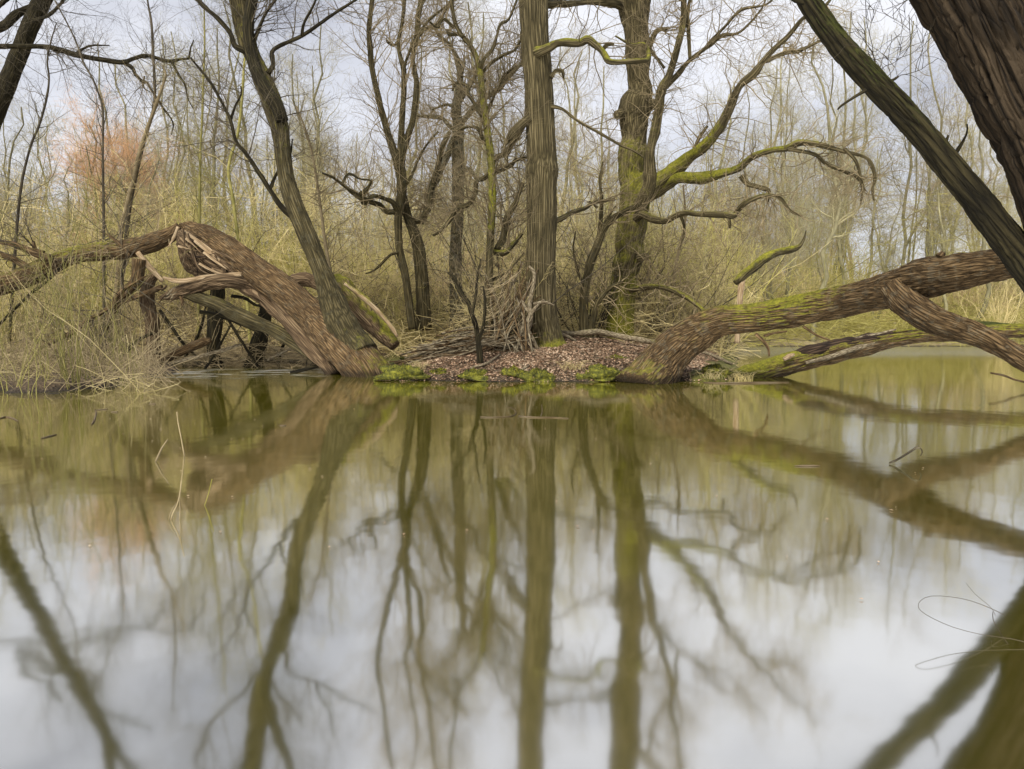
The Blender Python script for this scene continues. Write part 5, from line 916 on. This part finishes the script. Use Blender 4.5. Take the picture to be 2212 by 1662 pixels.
mesh_twigs('thicket_twigs', 'brown crossing twigs of the thicket just behind the islet', 900, (-.3, .29), (16.5, 25), 3.2, (.6, 2.2), (.003, .008), M['tw_brown'], 981)
mesh_twigs('crooked_stems', 'dark crooked stems standing out in the thicket behind the water', 300, (-.6, .29), (16.8, 27), 1.6, (1.6, 4.2), (.009, .018), M['tw_dark'], 984)
mesh_twigs('crooked_stems', 'pale crooked stems standing out in the thicket behind the water', 300, (-.6, .29), (16.8, 26), 1.6, (1.4, 3.8), (.008, .015), M['tw_tan'], 985)
mesh_twigs('crooked_stems', 'mossy green crooked stems in the thicket across the pond', 420, (-.74, .74), (27, 42), 3.0, (2, 6), (.014, .03), M['tw_green'], 986)
mesh_twigs('thicket_twigs', 'olive crossing twigs across the far bank thicket', 6000, (-.76, .76), (27, 48), 6.0, (.8, 3.2), (.005, .011), M['tw_olive'], 982)
mesh_twigs('thicket_twigs', 'pale crossing twigs of the left bank thicket', 1600, (-.75, -.2), (17, 27), 4.0, (.6, 2.4), (.003, .008), M['tw_tan'], 983)
# tangled dead brush on the left bank and the water's edge: nobody could count it
def tangle(name, label, n_, box, L, rr, mat, seed, zr=(0, .35), kind='stuff', flat=.35):
    rg = np.random.default_rng(seed); Y = rg.uniform(box[2], box[3], n_); X = rg.uniform(box[0], box[1], n_) * Y
    z = np.maximum(ground(X, Y), 0) + rg.uniform(0, 1, n_) ** 1.8 * (zr[1] - zr[0]) + zr[0]
    d = rg.normal(0, 1, (n_, 3)); d[:, 2] *= flat; d /= np.linalg.norm(d, axis=1)[:, None]; Ln = rg.uniform(*L, n_); npt = 7
    P = np.zeros((n_, npt, 3)); P[:, 0] = np.stack([X, Y, z], -1) - d * Ln[:, None] / 2
    for k in range(1, npt):
        d = d + rg.normal(0, .16, (n_, 3)); d /= np.linalg.norm(d, axis=1)[:, None]; P[:, k] = P[:, k - 1] + d * (Ln / (npt - 1))[:, None]
    lo = P[..., 2].min(1); P[..., 2] += np.maximum(0, -.02 - lo)[:, None]
    r = rg.uniform(*rr, n_)[:, None] * (1 - .6 * np.linspace(0, 1, npt))[None]; g = Geo(); tubes(g, P, r, 4)
    o = g.build(name, mat); tag(o, label, 'brush', kind=kind)
tangle('brush', 'tangle of dead pale twigs along the left water edge', 320, (-.72, -.49, 8.8, 13.5), (.2, .8), (.002, .005), M['tw_tan'], 1, (0, .15), flat=.5)
tangle('brush', 'tangle of brown twigs low on the left bank', 900, (-.72, -.47, 9.2, 16), (.3, 1.2), (.0025, .006), M['tw_brown'], 2, (0, .32), flat=.9)
tangle('brush', 'brambles and dead stems under the broken willow behind the water', 2600, (-.5, -.14, 16.6, 21), (.4, 1.5), (.003, .009), M['tw_tan'], 3, (0, .8))
tangle('brush', 'brambles along the far right bank', 3000, (.28, .75, 29, 34), (.6, 2.2), (.006, .014), M['tw_olive'], 4, (0, 1.1))
tangle('brush', 'brambles between the islet trees', 2600, (-.16, .3, 15.5, 24), (.4, 1.6), (.003, .008), M['tw_tan'], 5, (0, .7))
tangle('twig_litter', 'short twigs scattered on the islet leaves', 500, (-.15, .28, 10.9, 15.5), (.1, .45), (.002, .005), M['stick'], 6, (0, .04), flat=.08)
tangle('brush', 'fine dead twigs round the foot of the broken willow and the stumps', 1300, (-.48, -.2, 14.2, 16.8), (.3, 1.3), (.003, .008), M['tw_brown'], 7, (0, .4))
# upright shoots crowding the left bank
rg2 = np.random.default_rng(951)
for k, (mt, n_, lab) in enumerate([('tw_green', 130, 'thin upright greenish shoots crowding the left bank'), ('tw_tan', 60, 'thin upright pale shoots crowding the left bank'), ('tw_brown', 150, 'thin upright brown shoots crowding the left bank')]):
    Y = rg2.uniform(8.9, 16, n_); X = rg2.uniform(-.74, -.49, n_) * Y; H_ = rg2.uniform(.3, 3.4, n_) * rg2.uniform(.3, 1, n_); npt = 9; s_ = np.linspace(0, 1, npt)
    d = rg2.normal(0, .3, (n_, 3)); d[:, 2] = 1; P = np.zeros((n_, npt, 3)); P[:, 0] = np.stack([X, Y, np.maximum(ground(X, Y), 0) - .03], -1)
    for j in range(1, npt): d = d + rg2.normal(0, .12, (n_, 3)); d /= np.linalg.norm(d, axis=1)[:, None]; P[:, j] = P[:, j - 1] + d * (H_ / (npt - 1))[:, None]
    Rr = rg2.uniform(.002, .0055, (n_, 1)) * (1 - .7 * s_)[None]; g = Geo(); tubes(g, P, Rr, 4); Q, q = sprout(rg2, P, Rr, int(n_ * 1.6), (.1, .5), (20, 60), 6, .2, .04, .6, .003, rmin=.0015); tubes(g, Q, q)
    tag(g.build('shoots', M[mt]), lab, 'shoots', kind='stuff')
# grass tufts right of the willow base
for k, (x, y, lab) in enumerate([(1575, 812, 'dry grass tuft at the water edge beside the split log'), (1602, 822, 'dry grass tuft hanging over the foot of the split log'), (1535, 818, 'dry grass tuft against the right willow base'), (1240, 800, 'thin dry grass left of the wide moss mound'), (905, 800, 'dry grass beside the dark green moss mound')]):
    rg2 = np.random.default_rng(800 + k); p = hit(x, y); K = 60; npt = 6; s = np.linspace(0, 1, npt)
    a = rg2.uniform(0, 6.28, K); Ln = rg2.uniform(.12, .38, K); B = p + np.stack([rg2.normal(0, .08, K), rg2.normal(0, .08, K), np.zeros(K)], -1)
    P = np.stack([B[:, None, 0] + np.cos(a)[:, None] * Ln[:, None] * s ** 1.5 * .8, B[:, None, 1] + np.sin(a)[:, None] * Ln[:, None] * s ** 1.5 * .8, B[:, None, 2] + Ln[:, None] * (s * 1.1 - .75 * s ** 2)], -1)
    g = Geo(); tubes(g, P, np.broadcast_to(.003 * (1 - .8 * s), (K, npt)), 3); tag(g.build('grass_tuft', M['tw_tan'], None, p), lab, 'grass')
for o in bpy.data.objects:
    if '_used' in o: del o['_used']


# bits of leaf and bark drifting on the pond
rg2 = np.random.default_rng(970); n_ = 260
Y = np.concatenate([rg2.uniform(5, 10.4, n_ // 2), rg2.uniform(2.0, 9, n_ // 2)]); X = np.concatenate([rg2.uniform(-.7, -.35, n_ // 2), rg2.uniform(-.68, .68, n_ // 2)]) * Y
a = rg2.uniform(0, 6.28, n_); s_ = rg2.uniform(.002, .011, n_); u = np.stack([np.cos(a), np.sin(a), 0 * a], -1) * s_[:, None]; v_ = np.stack([-np.sin(a), np.cos(a), 0 * a], -1) * (s_ * .45)[:, None]
B = np.stack([X, Y, 0 * X + .004], -1); g = Geo(); g.add(np.stack([B - u, B - v_ + [0, 0, .002], B + u, B + v_ + [0, 0, .002]], 1).reshape(-1, 3), np.arange(n_ * 4).reshape(-1, 4), m=np.repeat(rg2.uniform(.4, 1, n_), 4))
tag(g.build('drift_flecks', M['leaf'], smooth=False), 'specks of leaf and bark drifting on the pond', 'leaf flecks', kind='stuff')
